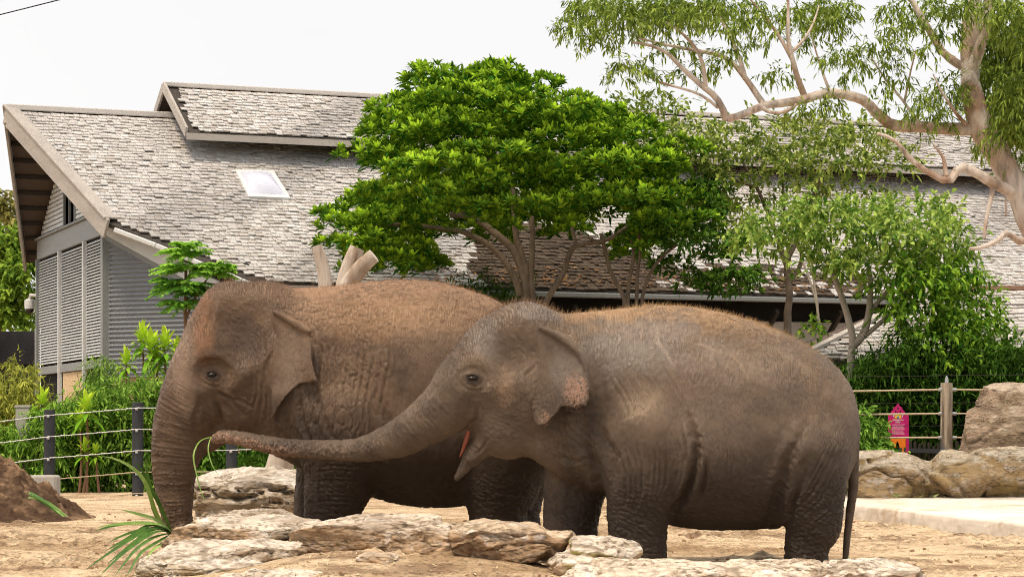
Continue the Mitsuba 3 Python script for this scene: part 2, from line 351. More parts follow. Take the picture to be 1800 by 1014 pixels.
# the far slope
far = [R0 - 1.6 * U + Zv * RZ, R0 + SEND * U + Zv * RZ, R0 + SEND * U + 5.4 * V + Zv * (RZ - 5.4 * .60), R0 - .2 * U + 5.4 * V + Zv * (RZ - 5.4 * .60)]
obj('rear_slope', slab(far, .10), 'soffit_board', roof)
mat('pale_capping', (.56, .535, .51), .6, .3)
obj('ridge_cap', beam(roofp(-1.60, 0, up=.06), roofp(SEND, 0, up=.06), .30, .14, bev=.02), 'pale_capping', roof)
# raised ridge roof
UZ, UD = 9.66, 2.42
ur = obj('ridge_roof', slab([roofp(2.33, 0, UZ), roofp(2.30, UD, UZ), roofp(SEND, UD, UZ), roofp(SEND, 0, UZ)], .09), 'roof_lining', barn)
for t, m in shingled(ur, roofp(2.5, 0, UZ, .01), U, SLOPE, RN, lambda s, l: s > .05 and l * cosp > .1, SEND - 3, UD / cosp + .05, .172, .165, rg, 80):
    obj('shingle_field', m, SH[t], ur, kind='stuff')
obj('rear_slope', slab([roofp(2.33, 0, UZ), roofp(SEND, 0, UZ), roofp(SEND, -UD, UZ - 2 * PITCH * UD), roofp(2.33, -UD, UZ - 2 * PITCH * UD)], .09), 'soffit_board', ur)
obj('ridge_cap', beam(roofp(2.28, 0, UZ, .05), roofp(SEND, 0, UZ, .06), .26, .12, bev=.02), 'pale_capping', ur)
obj('barge_board', beam(roofp(2.30, .0, UZ, .0), roofp(2.30, UD, UZ, .0), .06, .26, bev=.01), 'weathered_board', ur)
obj('barge_board', beam(roofp(2.30, .0, UZ, .0), roofp(2.30, -UD, UZ - 2 * PITCH * UD, .0), .06, .24, bev=.01), 'weathered_board', ur)
obj('fascia', beam(roofp(2.3, UD + .03, UZ, -.08), roofp(SEND, UD + .03, UZ, -.08), .05, .16), 'weathered_board', ur)
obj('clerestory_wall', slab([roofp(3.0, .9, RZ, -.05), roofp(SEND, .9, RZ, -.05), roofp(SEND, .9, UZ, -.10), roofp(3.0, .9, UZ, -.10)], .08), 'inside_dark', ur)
for k in range(16):
    s = 3.9 + k * 1.36
    obj('bracket', beam(roofp(s, UD - .12, UZ, -.38), roofp(s, UD - .12, UZ, -.12), .07, .12), 'weathered_board', ur)
    obj('rafter', beam(roofp(s, .95, UZ, -.17), roofp(s, UD - .08, UZ, -.17), .07, .12), 'soffit_board', ur)
# gable edge boards
for (a, b, nm) in ((roofp(-1.60, -.02, up=-.14), roofp(-.22, 5.36, up=-.12), 'barge_board'), (R0 - 1.60 * U + Zv * (RZ - .14), R0 - .22 * U + 5.4 * V + Zv * (RZ - 5.4 * .60 - .12), 'barge_board')):
    obj(nm, beam(a, b, .07, .46, bev=.012), 'weathered_board', barn)
    obj('barge_capping', beam(a + Zv * .245 + U * .09, b + Zv * .245 + U * .09, .34, .05, bev=.01), 'weathered_board', barn)
# purlins and rafters under the gable overhang
for k in range(9):
    d = .35 + k * .58
    obj('purlin', beam(roofp(left_s(d) + .03, d, up=-.16), roofp(.05, d, up=-.16), .09, .10), 'dark_timber', barn)
    e = d * .98
    a_, b_ = R0 + e * V + Zv * (RZ - e * .60 - .17), 0
    obj('purlin', beam(a_ + (left_s(d) + .03) * U, a_ + .05 * U, .09, .10), 'dark_timber', barn)
# corner and gable wall
C0 = np.array([-9.256, 52.0, 0]); GW = 8.6; BANDZ = 5.66
def gw(t, z, out=0.0): return C0 + V * t + Zv * z - U * out
gz = lambda t: RZ - .12 - PITCH * (4.3 - t) if t < 4.3 else RZ - .12 - .60 * (t - 4.3)
obj('gable_wall', slab([gw(0, -.1), gw(0, gz(0)), gw(4.3, gz(4.3)), gw(GW, gz(GW)), gw(GW, -.1)], .12), 'inside_dark', barn)
for k in range(int((8.5 - BANDZ - .4) / .115)):                       # boards of the upper gable
    z = BANDZ + .46 + k * .115
    t0_ = max(0.03, 4.3 - (RZ - .2 - z - .1) / PITCH); t1_ = min(GW - .03, 4.3 + (RZ - .2 - z - .1) / .60)
    if t1_ - t0_ < .3: continue
    for a, b in ((t0_, min(3.43, t1_)), (max(4.97, t0_), t1_)) if z < 7.55 else ((t0_, t1_),):
        if b - a > .1: obj('gable_board', box_at(gw((a + b) / 2, z, .04), V, U, nrm(Zv + .0), b - a, .05, .085), 'louver_slat', barn)
w = obj('gable_window', box_at(gw(4.2, 6.72, .02), V, U, Zv, 1.36, .03, 1.50), 'window_glass', barn)
for a, b, sx, sz in ((3.48, 6.72, .08, 1.66), (4.92, 6.72, .08, 1.66), (4.2, 7.50, 1.35, .08), (4.2, 5.95, 1.35, .08), (4.2, 6.72, .04, 1.46)):
    obj('frame', box_at(gw(a, b, .06), V, U, Zv, sx, .07, sz), 'grey_paint', w)
obj('band_board', box_at(gw(GW / 2, BANDZ + .15, .06), V, U, Zv, GW + .1, .08, .50, .01), 'grey_paint', barn)
obj('band_capping', box_at(gw(GW / 2, BANDZ + .425, .10), V, U, Zv, GW + .1, .16, .04), 'grey_paint', barn)
obj('sill_board', box_at(gw(GW / 2, 2.62, .06), V, U, Zv, GW + .1, .09, .20, .01), 'grey_paint', barn)
SLN = nrm(-.70 * U + .72 * Zv)
bays = [(.12, 2.05), (2.25, 5.25), (5.42, 8.42)]
for a, b in bays:
    lp = obj('louver_panel', box_at(gw((a + b) / 2, (2.72 + BANDZ - .1) / 2, .01), V, U, Zv, b - a, .02, BANDZ - .1 - 2.72), 'inside_dark', barn)
    n_ = 38
    for k in range(n_):
        z = 2.78 + (k + .5) * (BANDZ - .16 - 2.78) / n_
        obj('slat', box_at(gw((a + b) / 2, z, .065), V, SLN, nrm(np.cross(V, SLN)), b - a - .02, .012, .085), 'louver_slat', lp)
for t in (2.15, 5.335, 8.5): obj('mullion', box_at(gw(t, 2.1, .10), V, U, Zv, .09, .10, 6.9), 'grey_paint' if t > 5.4 else 'white_metal', barn)
obj('corner_post', box_at(C0 + Zv * 2.95 + V * .0 - U * .03, V, U, Zv, .22, .20, 5.6, .015), 'grey_paint', barn)
for t, z0, z1, m_, nm in ((3.7, 0, 2.5, 'tan_panel', 'base_panel'), (6.9, 0, 2.5, 'inside_dark', 'base_opening'), (.9, 0, 2.5, 'inside_dark', 'base_opening')):
    obj(nm, box_at(gw(t, (z0 + z1) / 2, -.02 if m_ == 'inside_dark' else .03), V, U, Zv, 2.9 if t > 2 else 1.9, .05, z1 - z0), m_, barn)
# the corrugated wall under the cut-back roof edge
DW = nrm(roofp(2.35, 7.5) * [1, 1, 0] - C0 + V * .55); DN = nrm(np.cross(DW, Zv)); DN = DN if DN[1] < 0 else -DN
WL = 3.75; top0 = 5.50; top1 = top0 - .50 * WL
def dw(t, z, out=0.0): return C0 + DW * (t + .06) + Zv * z + DN * out
def topz(t): return top0 + (top1 - top0) * t / WL
zs = np.arange(2.3, top0, .0125); ts_ = np.linspace(0, WL, 18)
W_ = np.array([[dw(t if t > 0 else -.02, min(z, topz(t)), .04 + .03 * math.cos(2 * math.pi * z / .104)) for z in zs] for t in ts_]); nz = len(zs)
ii = (np.arange(17)[:, None] * nz + np.arange(nz - 1)).ravel()
obj('corrugated_wall', mesh(W_.reshape(-1, 3), np.vstack([np.stack([ii, ii + nz, ii + nz + 1], 1), np.stack([ii, ii + nz + 1, ii + 1], 1)])), 'blue_grey_sheet', barn, smooth=True)
obj('wall_trim', beam(dw(-.05, top0 + .02, .07), dw(WL, top1 + .02, .07), .08, .16), 'grey_paint', barn)
obj('eave_beam', beam(dw(-.05, top0 + .26, .12), dw(WL, top1 + .27, .12), .14, .34, bev=.01), 'white_metal', barn, label='white painted beam sloping under the roof edge')
obj('lower_wall', slab([dw(0, -.1, -.05), dw(WL, -.1, -.05), dw(WL, 2.3, -.05), dw(0, 2.3, -.05)], .1), 'tan_panel', barn)
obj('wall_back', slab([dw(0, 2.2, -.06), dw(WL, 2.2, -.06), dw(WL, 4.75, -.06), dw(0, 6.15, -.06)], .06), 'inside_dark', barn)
gl = [roofp(-.05, 5.42, up=-.10), roofp(.75, 6.1, up=-.08), roofp(1.6, 6.85, up=-.08), roofp(2.5, 7.64, up=-.08)]
obj('gutter', join([beam(a, b, .13, .11, bev=.02) for a, b in zip(gl[:-1], gl[1:])]), 'white_metal', barn)
obj('gutter', beam(roofp(2.5, EAVE + .06, up=-.07), roofp(SEND, EAVE + .06, up=-.07), .14, .12, bev=.02), 'grey_paint', barn)
# the long front wall under the eave
MW = 6.75
def mw(s, z, out=0.0): return R0 + s * U - (MW + out) * V + Zv * z
zs = np.arange(-.1, 3.28, .03); W_ = np.array([[mw(s, z, .02 * math.cos(2 * math.pi * z / .18)) for z in zs] for s in np.linspace(3.2, SEND, 24)]); nz = len(zs)
ii = (np.arange(23)[:, None] * nz + np.arange(nz - 1)).ravel()
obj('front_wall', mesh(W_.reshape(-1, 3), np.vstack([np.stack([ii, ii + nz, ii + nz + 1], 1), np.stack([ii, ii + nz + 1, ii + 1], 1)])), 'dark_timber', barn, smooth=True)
obj('wall_plate', beam(mw(3.2, 3.45, .05), mw(SEND, 3.45, .05), .12, .55), 'weathered_board', barn)
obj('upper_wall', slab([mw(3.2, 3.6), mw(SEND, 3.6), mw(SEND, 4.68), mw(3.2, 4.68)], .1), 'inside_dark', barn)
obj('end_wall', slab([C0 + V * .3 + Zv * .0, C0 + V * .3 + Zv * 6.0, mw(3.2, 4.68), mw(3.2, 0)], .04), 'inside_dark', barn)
for k in range(14):
    s = 5.0 + k * 1.75
    obj('eave_bracket', beam(mw(s, 3.30, .10), mw(s, 3.95, .85), .09, .12), 'dark_timber', barn)
for s in (9.2, 13.6, 18.2, 23.0): obj('downpipe', tube([mw(s, 4.0, .5), mw(s, 3.6, .22), mw(s, .2, .22)], .05, 10), 'grey_paint', barn, smooth=40)
# skylight
def rp(px, py):
    """The point of the roof plane that the photograph shows at a pixel."""
    o, dr_ = np.array([0, 0, EYE]), np.array([(px - 900) / F, 1, -(py - HOR) / F]); p0 = roofp(0, 0); return o + dr_ * (((p0 - o) @ RN) / (dr_ @ RN))
q = [rp(413, 305), rp(480, 307), rp(510, 355), rp(436, 352)]
sk = obj('skylight', slab([a + RN * .10 for a in q[::-1]] if np.cross(q[1] - q[0], q[2] - q[0]) @ RN < 0 else [a + RN * .10 for a in q], .12), 'white_metal', barn)
qc = sum(q) / 4; qi = [qc + (a - qc) * .80 + RN * .103 for a in q]
gz_ = np.linspace(0, 1, 9); dome = np.array([[(qi[0] * (1 - a) + qi[1] * a) * (1 - b) + (qi[3] * (1 - a) + qi[2] * a) * b + RN * .16 * (16 * a * (1 - a) * b * (1 - b)) ** .5 for b in gz_] for a in gz_]).reshape(-1, 3)
ii = (np.arange(8)[:, None] * 9 + np.arange(8)).ravel()
bsdf('skylight_dome', {'type': 'twosided', 'nested': {'type': 'principled', 'base_color': rgb((.55, .57, .68)), 'roughness': .12, 'specular': .6, 'clearcoat': .5}})
obj('dome', mesh(dome, np.vstack([np.stack([ii, ii + 9, ii + 10], 1), np.stack([ii, ii + 10, ii + 1], 1)])), 'skylight_dome', sk, smooth=True)

# ---------------------------------------------------------------- the lower shelter on the right
shelter = thing('shelter', 'low open shelter with a brownish hipped shingle roof behind the bamboo on the right', 'shelter')
SY = 44.0
rA, rB = P(1640, 512, SY), P(1990, 512, SY)                            # ridge
eA, eB = P(1400, 634, SY - 3.6), P(2080, 634, SY - 3.6)                # front eave
dn = nrm((eA + eB) / 2 - (rA + rB) / 2); dn = nrm(dn - np.array([dn[0], 0, 0])); sn = nrm(np.cross(np.array([1, 0, 0]), dn)); sn = sn if sn[2] > 0 else -sn
sl = np.linalg.norm((eA - rA)[1:])
sr = obj('roof', slab([rA, eA, eB, rB] if np.cross(eA - rA, eB - rA)[2] > 0 else [rB, eB, eA, rA], .08), 'roof_lining', shelter)
hip = lambda w, l: eA[0] + (rA[0] - eA[0]) * (1 - l / sl) < eA[0] - .1 + w < eB[0] + (rB[0] - eB[0]) * (1 - l / sl)
o_ = np.array([eA[0] - .1, rA[1], rA[2]]) + sn * .01
for t, m in shingled(sr, o_, np.array([1., 0, 0]), dn, sn, hip, eB[0] - eA[0], sl + .05, .185, .24, rg, 55, darker=.7):
    obj('shingle_field', m, SH[t], sr, kind='stuff')
obj('hip_capping', beam(rA + Zv * .05, eA + Zv * .05, .16, .06), 'weathered_board', sr)
obj('ridge_cap', beam(rA + Zv * .06, rB + Zv * .06, .2, .08), mat('brown_cap', (.25, .15, .10), .85), sr)
obj('side_slope', slab([rA, rA + [-3.4, 3.4, -1.4], eA], .08), 'soffit_board', sr)
obj('rear_slope', slab([rA, rB, rB + [0, 3.6, -1.4], rA + [-3.4, 3.4, -1.4]], .08), 'soffit_board', sr)
for px in (1425, 1560, 1700, 1840): obj('post', tube([[PX(px, SY - 3.1), SY - 3.1, 0], [PX(px, SY - 3.1), SY - 3.1, PZ(634, SY - 3.1) - .02]], .07, 10), 'dark_timber', shelter, smooth=40)
obj('rear_wall', slab([[eA[0] + .5, SY + 1, 0], [eB[0], SY + 1, 0], [eB[0], SY + 1, 2.6], [eA[0] + .5, SY + 1, 2.6]], .08), 'dark_timber', shelter)

# ---------------------------------------------------------------- fences, sign, posts
mat('post_black', mikit.proc(lambda p, n, uv: mikit.mix((.022, .025, .03), (.06, .065, .07), mikit.fbm(p.x * 8, p.y * 8, p.z * 3, 3))), .7, .25)
def oldwood(p, n, uv):
    a = mikit.fbm(p.x * 26, p.y * 26, p.z * 1.6, 3); b = mikit.fbm(p.x * 3, p.y * 3, p.z * 2.4, 3)
    return mikit.mix(mikit.mix((.13, .10, .075), (.40, .33, .25), mikit.smoothstep(.25, .7, a)), mi.Color3f(.07, .08, .095), mikit.smoothstep(.5, .72, b) * .8)
mat('old_wood', mikit.proc(oldwood), .85, .2)
mat('cable_tan', (.50, .40, .27), .6, .3)
mat('steel', (.42, .43, .44), .35, .5, metallic=.6)
mat('concrete', mikit.proc(lambda p, n, uv: mikit.mix((.30, .28, .25), (.46, .44, .41), mikit.fbm(p.x * 5, p.y * 5, p.z * 5, 4))), .9, .15)
FY = 39.0
def sag(a, b, n=14, s=.004):
    t = np.linspace(0, 1, n)[:, None]; return a + (b - a) * t - np.array([0, 0, s]) * 4 * t * (1 - t)
lf = thing('cable_fence', 'cable fence with round black posts in front of the green hedge on the left', 'fence')
posts = [(-60, 738), (87, 720), (242, 707), (407, 706), (565, 700)]
for px, top in posts:
    z = PZ(top, FY); m = tube([[PX(px, FY), FY, -.1], [PX(px, FY), FY, z - .015], [PX(px, FY), FY, z]], [.097, .097, .085], 18)
    pk = obj('post', m, 'post_black', lf, smooth=40)
    for k in range(5):
        obj('eye_bolt', box_at(np.array([PX(px, FY), FY - .10, z - .12 - k * .37]), U * 0 + [1, 0, 0], np.array([0, 1, 0]), Zv, .05, .05, .04, .008), 'steel', pk)
for k in range(5):
    o = .10 + k * .365
    obj('cable', join([tube(sag(np.array([PX(a, FY), FY - .10, PZ(ta, FY) - o]), np.array([PX(b, FY), FY - .10, PZ(tb, FY) - o])), .010, 6) for (a, ta), (b, tb) in zip(posts[:-1], posts[1:])]), 'cable_tan' if k > 2 else 'steel', lf, smooth=True)
cb = thing('concrete_block', 'weathered concrete block at the foot of the left fence post beside the soil heap', 'concrete block')
obj('block', box_at(np.array([PX(78, 37.6), 37.6, .16]), np.array([1, 0, 0]), np.array([0, 1, 0]), Zv, .46, .4, .42, .03), 'concrete', cb)
cp = thing('concrete_post', 'pale grey concrete post standing in the bushes at the far left', 'post')
obj('shaft', box_at(np.array([PX(42, 42), 42, .75]), np.array([1, 0, 0]), np.array([0, 1, 0]), Zv, .26, .26, 1.55, .02), 'concrete', cp)
obj('cap', box_at(np.array([PX(42, 42), 42, 1.54]), np.array([1, 0, 0]), np.array([0, 1, 0]), Zv, .29, .29, .05, .012), 'concrete', cp)
rf = thing('cable_fence', 'rope cable fence with a thick grey timber post on the right', 'fence')
RY = 34.6
pz = PZ(673, RY); pk = obj('post', tube([[PX(1664, RY), RY, 0], [PX(1664, RY), RY, .8], [PX(1664, RY), RY, pz]], [.098, .094, .09], 20, .03, 4), 'old_wood', rf, smooth=40)
obj('post', tube([[PX(1180, RY + 1.2), RY + 1.25, 0], [PX(1180, RY + 1.2), RY + 1.25, 1.75]], [.098, .09], 16, .03, 5), 'old_wood', rf, smooth=40)
obj('spike', tube([[PX(1664, RY), RY, pz], [PX(1664, RY), RY, pz + .06], [PX(1664, RY), RY, pz + .11]], [.03, .026, .006], 10), 'steel', pk, smooth=40)
for y0, y1, y2 in ((690, 685, 686), (729, 727, 727), (766, 769, 770), (806, 812, 815)):
    a, b, c = np.array([PX(1180, RY + 1.2), RY + 1.2, PZ(y0 + 1, RY + 1.2)]), np.array([PX(1655, RY), RY - .02, PZ(y1, RY)]), np.array([PX(1674, RY), RY - .02, PZ(y1, RY)])
    e = np.array([PX(2000, RY - .5), RY - .5, PZ(y2, RY - .5)])
    obj('cable', join([tube(sag(a, b, s=.008), .015, 6), tube(sag(c, e, s=.005), .015, 6)]), 'cable_tan', rf, smooth=True)
    obj('clamp', join([tube([b + [-.05, 0, 0], b + [.02, 0, 0]], .028, 8), tube([c + [-.02, 0, 0], c + [.06, 0, 0]], .028, 8)]), 'steel', rf, smooth=40)
for yy_ in (660, 708, 748): obj('thin_wire', tube(sag(P(1180, yy_ + 4, RY + .3), P(1990, yy_ - 4, RY + .3), s=.01), .004, 4), 'dark_timber', rf)
pf = thing('picket_fence', 'low dark picket fence of uneven round stakes behind the rock wall on the right', 'fence')
mat('stake', (.045, .036, .03), .9, .15)
for k, px in enumerate(np.arange(1592, 1800, 8.2)):
    h_ = rg.uniform(-9, 8); obj('picket', tube([[PX(px, 37), 37 + rg.normal(0, .02), 0], [PX(px, 37), 37, PZ(781 + h_, 37)]], .026, 7), 'stake', pf, smooth=40)
obj('rail', beam(P(1580, 791, 36.93), P(1815, 797, 36.93), .05, .07), 'steel' if False else 'post_black', pf)
# sign
sg = thing('sign_board', 'magenta and orange information sign with an ornate pointed top behind the cable fence', 'sign')
mat('sign_magenta', (.52, .008, .15), .45, .4); mat('sign_orange', (.85, .22, .015), .45, .4); mat('sign_white', (.80, .74, .76), .5, .3); mat('sign_yellow', (.85, .55, .03), .5, .3); mat('sign_blue', (.10, .28, .45), .5, .3)
from shapely.geometry import Polygon, Point
from shapely.ops import unary_union
GY_ = 36.0; gs = GY_ / F
def plate(poly, y, t):
    ms = [trimesh.creation.extrude_polygon(g, t, engine='earcut') for g in getattr(poly, 'geoms', [poly])]
    m = join(ms); vv = np.array(m.vertices); m.vertices = np.stack([(vv[:, 0] - 900) * gs, y - vv[:, 2], EYE - (vv[:, 1] - HOR) * gs], 1); m.invert(); return m
head_ = [(1561, 728)]
for a, b in ((1562, 727), (1566, 726), (1567, 722), (1570, 721), (1571, 716), (1574, 715), (1578, 709), (1582, 715), (1585, 716), (1586, 721), (1589, 722), (1590, 726), (1597, 727)): head_.append((a, b))
pan = Polygon(head_ + [(1597, 808), (1592, 808), (1592, 769), (1561, 769)])
for a, b, r in ((1578, 718, 1.6), (1574, 724, 1.5), (1582, 724, 1.5), (1578, 725.5, 1.4)): pan = pan.difference(Point(a, b).buffer(r, 6))
obj('panel', plate(pan, GY_, .03), 'sign_magenta', sg)
legs_ = Polygon([(1564.5, 770), (1591.5, 770), (1591.5, 786), (1588, 787), (1588, 806), (1585.5, 806), (1585.5, 788), (1581, 786), (1579, 778), (1576, 775), (1574.5, 780), (1574.5, 786), (1566, 787)])
obj('elephant_foot_panel', plate(legs_, GY_ - .002, .03), 'sign_orange', sg, label='orange lower panel cut out like a standing animal')
emb = Polygon([(1572, 735), (1574, 728.5), (1582, 728.5), (1584, 735)]); obj('emblem', plate(emb, GY_ - .031, .004), 'sign_yellow', sg)
obj('emblem', plate(Point(1578, 733.2).buffer(2.0, 8), GY_ - .036, .004), 'sign_blue', sg)
obj('emblem', plate(unary_union([Polygon([(1568.5, 729), (1571.5, 729), (1571, 734)]), Polygon([(1584.5, 729), (1587.5, 729), (1585, 734)])]), GY_ - .031, .004), 'sign_white', sg)
for txt, yb, cx in (("TANNERY'S", 739.5, 1578), ("HERD", 743.2, 1578)):
    t_ = meshkit.text_mesh(txt, 2.4 * gs, .004, True); t_.vertices[:, 0] -= t_.bounds[:, 0].mean()
    vv = np.array(t_.vertices); t_.vertices = np.stack([vv[:, 0] + (cx - 900) * gs, GY_ - .031 - vv[:, 2], EYE - (yb - HOR) * gs + vv[:, 1]], 1); obj('lettering', t_, 'sign_white', sg)
lines_ = unary_union([Polygon([(1567 + (k % 3) * .6, 746 + k * 2.1), (1590 - (k * 7 % 4), 746 + k * 2.1), (1590 - (k * 7 % 4), 746.9 + k * 2.1), (1567 + (k % 3) * .6, 746.9 + k * 2.1)]) for k in range(9)])
obj('small_print', plate(lines_, GY_ - .031, .003), mat('sign_pink', (.75, .35, .50), .5, .3), sg)
# camera on the barn, overhead cable, shade cloth
sc_ = thing('security_camera', 'white dome security camera on the left corner of the barn', 'camera')
cpt = gw(GW + .25, 4.30, .25)
obj('bracket', tube([gw(GW, 4.62, .1), gw(GW + .12, 4.64, .25), cpt + Zv * .22], .045, 8), 'white_metal', sc_, smooth=True)
obj('housing', tube([cpt + Zv * .24, cpt + Zv * .2, cpt - Zv * .02], [.08, .14, .13], 14), 'white_metal', sc_, smooth=30)
d_ = trimesh.creation.icosphere(subdivisions=2, radius=.12); d_.vertices = d_.vertices * [1, 1, .9] + cpt - Zv * .04; obj('dome', d_, 'eye_dark', sc_, smooth=True)
oc = thing('overhead_cable', 'thin dark cable crossing the sky in the top left corner', 'cable')
obj('strand', tube(sag(P(-400, 122, 30), P(600, -132, 30), 30, .05), .008, 6), 'post_black', oc)
shc = thing('shade_fence', 'black shade cloth fence beyond the bushes at the far left', 'fence')
obj('cloth', slab([P(-160, 640, 64), P(70, 640, 64), P(70, 582, 64), P(-160, 584, 64)], .03), mat('shade_cloth', mikit.proc(lambda p, n, uv: mikit.mix((.018, .018, .02), (.05, .05, .055), mikit.fbm(p.x * 3, p.z * 1.2, 1.0, 3))), .9, .1), shc)
obj('base_cloth', slab([P(-160, 790, 64.1), P(70, 790, 64.1), P(70, 640, 64.1), P(-160, 640, 64.1)], .03), 'shade_cloth', shc)
for px in (-100, -10, 64): obj('post', tube([P(px, 790, 63.9), P(px, 578, 63.9)], .05, 8), 'steel', shc)
# ---------------------------------------------------------------- rocks, slab, soil heap
def rock_rough(p, n, uv): return mikit.fbm(p.x * 24, p.y * 24, p.z * 44, 4) + .5 * mikit.smoothstep(.0, .10, abs(mikit.fbm(p.x * 6, p.y * 6, p.z * 18, 3) - .5))
def rock_stain(p, n, uv):
    a = mikit.fbm(p.x * 30, p.y * 30, p.z * 50, 3); b = mikit.fbm(p.x * 4, p.y * 4, p.z * 7, 4); c = 1 - mikit.smoothstep(.0, .055, abs(mikit.fbm(p.x * 5, p.y * 5, p.z * 16, 3) - .5))
    return dr.clip(mikit.smoothstep(.50, .66, a) * (.22 + .5 * mikit.smoothstep(.42, .6, b)) + .38 * c + .25 * mikit.smoothstep(.54, .66, b), 0, .85)
bsdf('rock', {'type': 'twosided', 'nested': {'type': 'bumpmap', 'arbitrary': mikit.proc(rock_rough, eps=.004), 'scale': .026, 'nested': {'type': 'blendbsdf', 'weight': mikit.proc(rock_stain), 'a_stone': {'type': 'principled', 'base_color': VC, 'roughness': .92, 'specular': .12}, 'b_stain': {'type': 'principled', 'base_color': rgb((.15, .105, .065)), 'roughness': .95, 'specular': .1}}}})
mat('soil_clods', VC, .97, .1, mikit.proc(lambda p, n, uv: mikit.fbm(p.x * 24, p.y * 24, p.z * 24, 4), eps=.004), .04)
def rock(name, label, blobs, h=.03, seed=1, amp=.10, strata=.045, cracks=.05, csize=2.2, pale=(.66, .58, .48), brown=(.34, .23, .14), moss=(.17, .14, .05), mossw=.3, k=.03, cuts=(), group=None, floor=-.15, lichen=.8, rough=.75, seams=(), SEAMY=20, top_pale=1.0):
    fd = Field()
    for c, r, pw in blobs:
        c, r = np.asarray(c, float), np.asarray(r, float)
        rn = np.random.default_rng(seed * 7 + len(fd.prims)); N_ = nrm(rn.normal(size=(26, 3)) * [1, 1, .75]); N_[:5] = nrm(np.array([0, -.20, 1.]) + rn.normal(0, .13, (5, 3))); N_[5:9] = nrm(np.array([0, -1., .35]) + rn.normal(0, .3, (4, 3)))
        O_ = np.linalg.norm(N_ * r, axis=1) * rn.uniform(.74, 1.0, 26)
        def fn(p, c=c, r=r, pw=pw, N_=N_, O_=O_):
            q = np.abs((p - c) / r); d = ((q ** pw).sum(1) ** (1 / pw) - 1) * r.min()
            return np.maximum(d, ((p - c) @ N_.T - O_).max(1))
        fd.add(fn, c - r, c + r, k)
    lo = np.min([np.asarray(c) - np.asarray(r) for c, r, _ in blobs], 0) - .15; hi = np.max([np.asarray(c) + np.asarray(r) for c, r, _ in blobs], 0) + .15
    lo[2] = max(lo[2], floor)
    v, f = fd.mesh(lo, hi, h)
    n = normals(v, f); n0 = n
    d = amp * (meshkit.fbm(v * 1.3 / max(amp * 10, .6), 4, seed) - .5) * 2.2 + amp * .45 * (meshkit.fbm(v * 5, 3, seed + 3) - .5) * 2
    a = np.abs(meshkit.fbm(v * np.array([1.1, 1.1, 3.2]), 3, seed + 7) - .5)
    d -= strata * sstep(.05, .0, a) * sstep(.9, .3, np.abs(n[:, 2]))
    st = v[:, 2] * 9 + 2.2 * (meshkit.fbm(v * 1.1, 3, seed + 15) - .5) * 2 + .25 * v[:, 0]; fl_ = np.floor(st); fr_ = st - fl_
    rnd = np.modf(np.abs(np.sin(fl_ * 12.9898 + seed) * 43758.5453))[0]
    d += strata * 1.1 * ((rnd - .5) * sstep(0, .12, fr_) * sstep(1, .88, fr_) - .35 * (sstep(.10, 0, fr_) + sstep(.9, 1, fr_))) * sstep(.95, .6, np.abs(n[:, 2]))
    fc1, fc2 = vor3(v * 5.5 + (meshkit.fbm(v * 3, 2, seed + 40) - .5)[:, None] * 1.2, seed + 2)
    d += .014 * rough * (fc1 - .5) * 2
    q = v + .25 * (np.stack([meshkit.fbm(v * 2, 2, seed + k_) for k_ in (20, 21, 22)], 1) - .5) * 2
    f1, f2 = vor3(q * np.array([csize * .6, csize * .6, csize]), seed)
    cr = sstep(.10, .0, f2 - f1)
    d -= cracks * cr * sstep(.95, .5, n[:, 2])
    for pts, dep, wid in seams:
        x = line_dist(v[:, [0, 2]] / v[:, 1:2] * SEAMY, np.array([[PX(a_, SEAMY), PZ(b_, SEAMY) - EYE] for a_, b_ in pts])) / wid
        d -= dep * np.exp(-x * x) * (n[:, 1] < .3); cr = np.maximum(cr, np.exp(-x * x) * (n[:, 1] < .3))
    d += .034 * rough * (meshkit.fbm(v * 17, 4, seed + 11) - .5) - .02 * rough * sstep(.62, .72, meshkit.fbm(v * 11, 3, seed + 12))
    v = v + n * d[:, None]; n = normals(v, f)
    b1, b2, b3 = meshkit.fbm(v * 1.6, 3, seed + 30), meshkit.fbm(v * 7, 3, seed + 31), meshkit.fbm(v * 24, 2, seed + 32)
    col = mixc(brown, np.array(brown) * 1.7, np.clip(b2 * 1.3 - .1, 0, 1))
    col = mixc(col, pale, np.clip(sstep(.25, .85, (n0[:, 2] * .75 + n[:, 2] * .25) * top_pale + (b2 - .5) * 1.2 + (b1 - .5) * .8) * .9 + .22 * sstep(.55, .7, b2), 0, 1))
    col = mixc(col, np.array(pale) * .60, sstep(.5, .66, b3) * .5)
    col = mixc(col, (.80, .77, .72), sstep(.60, .70, meshkit.fbm(v * 10, 3, seed + 33)) * .55 * lichen)          # lichen
    col = mixc(col, moss, mossw * sstep(.52, .66, b1) * sstep(.75, .3, n[:, 2]))
    col = mixc(col, np.array(brown) * .5, cr * .5)
    t = thing(name, label, 'rock', group)
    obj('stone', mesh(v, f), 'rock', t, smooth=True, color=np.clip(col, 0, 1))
    return t
def E(x0, x1, ytop, ybot, Y, dy, pw=2.6):
    """A blob that fills a box of the picture at distance Y, half as deep as dy."""
    a, b = P(x0, ytop, Y), P(x1, ybot, Y); return ((a + b) / 2, (abs(b[0] - a[0]) / 2, dy, abs(a[2] - b[2]) / 2), pw)
G = 'rocks of the low ledge in the foreground'
rock('ledge_rock', 'flat topped pale rock at the left end of the ledge, before the hanging trunk', [E(280, 575, 898, 1010, 19.2, .55, 4), E(310, 560, 896, 980, 19.45, .45, 4)], .016, 3, .03, .022, .02, 1.8, mossw=.35, seams=[([(290, 938), (380, 930), (480, 938), (560, 930)], .05, .03)], SEAMY=19)
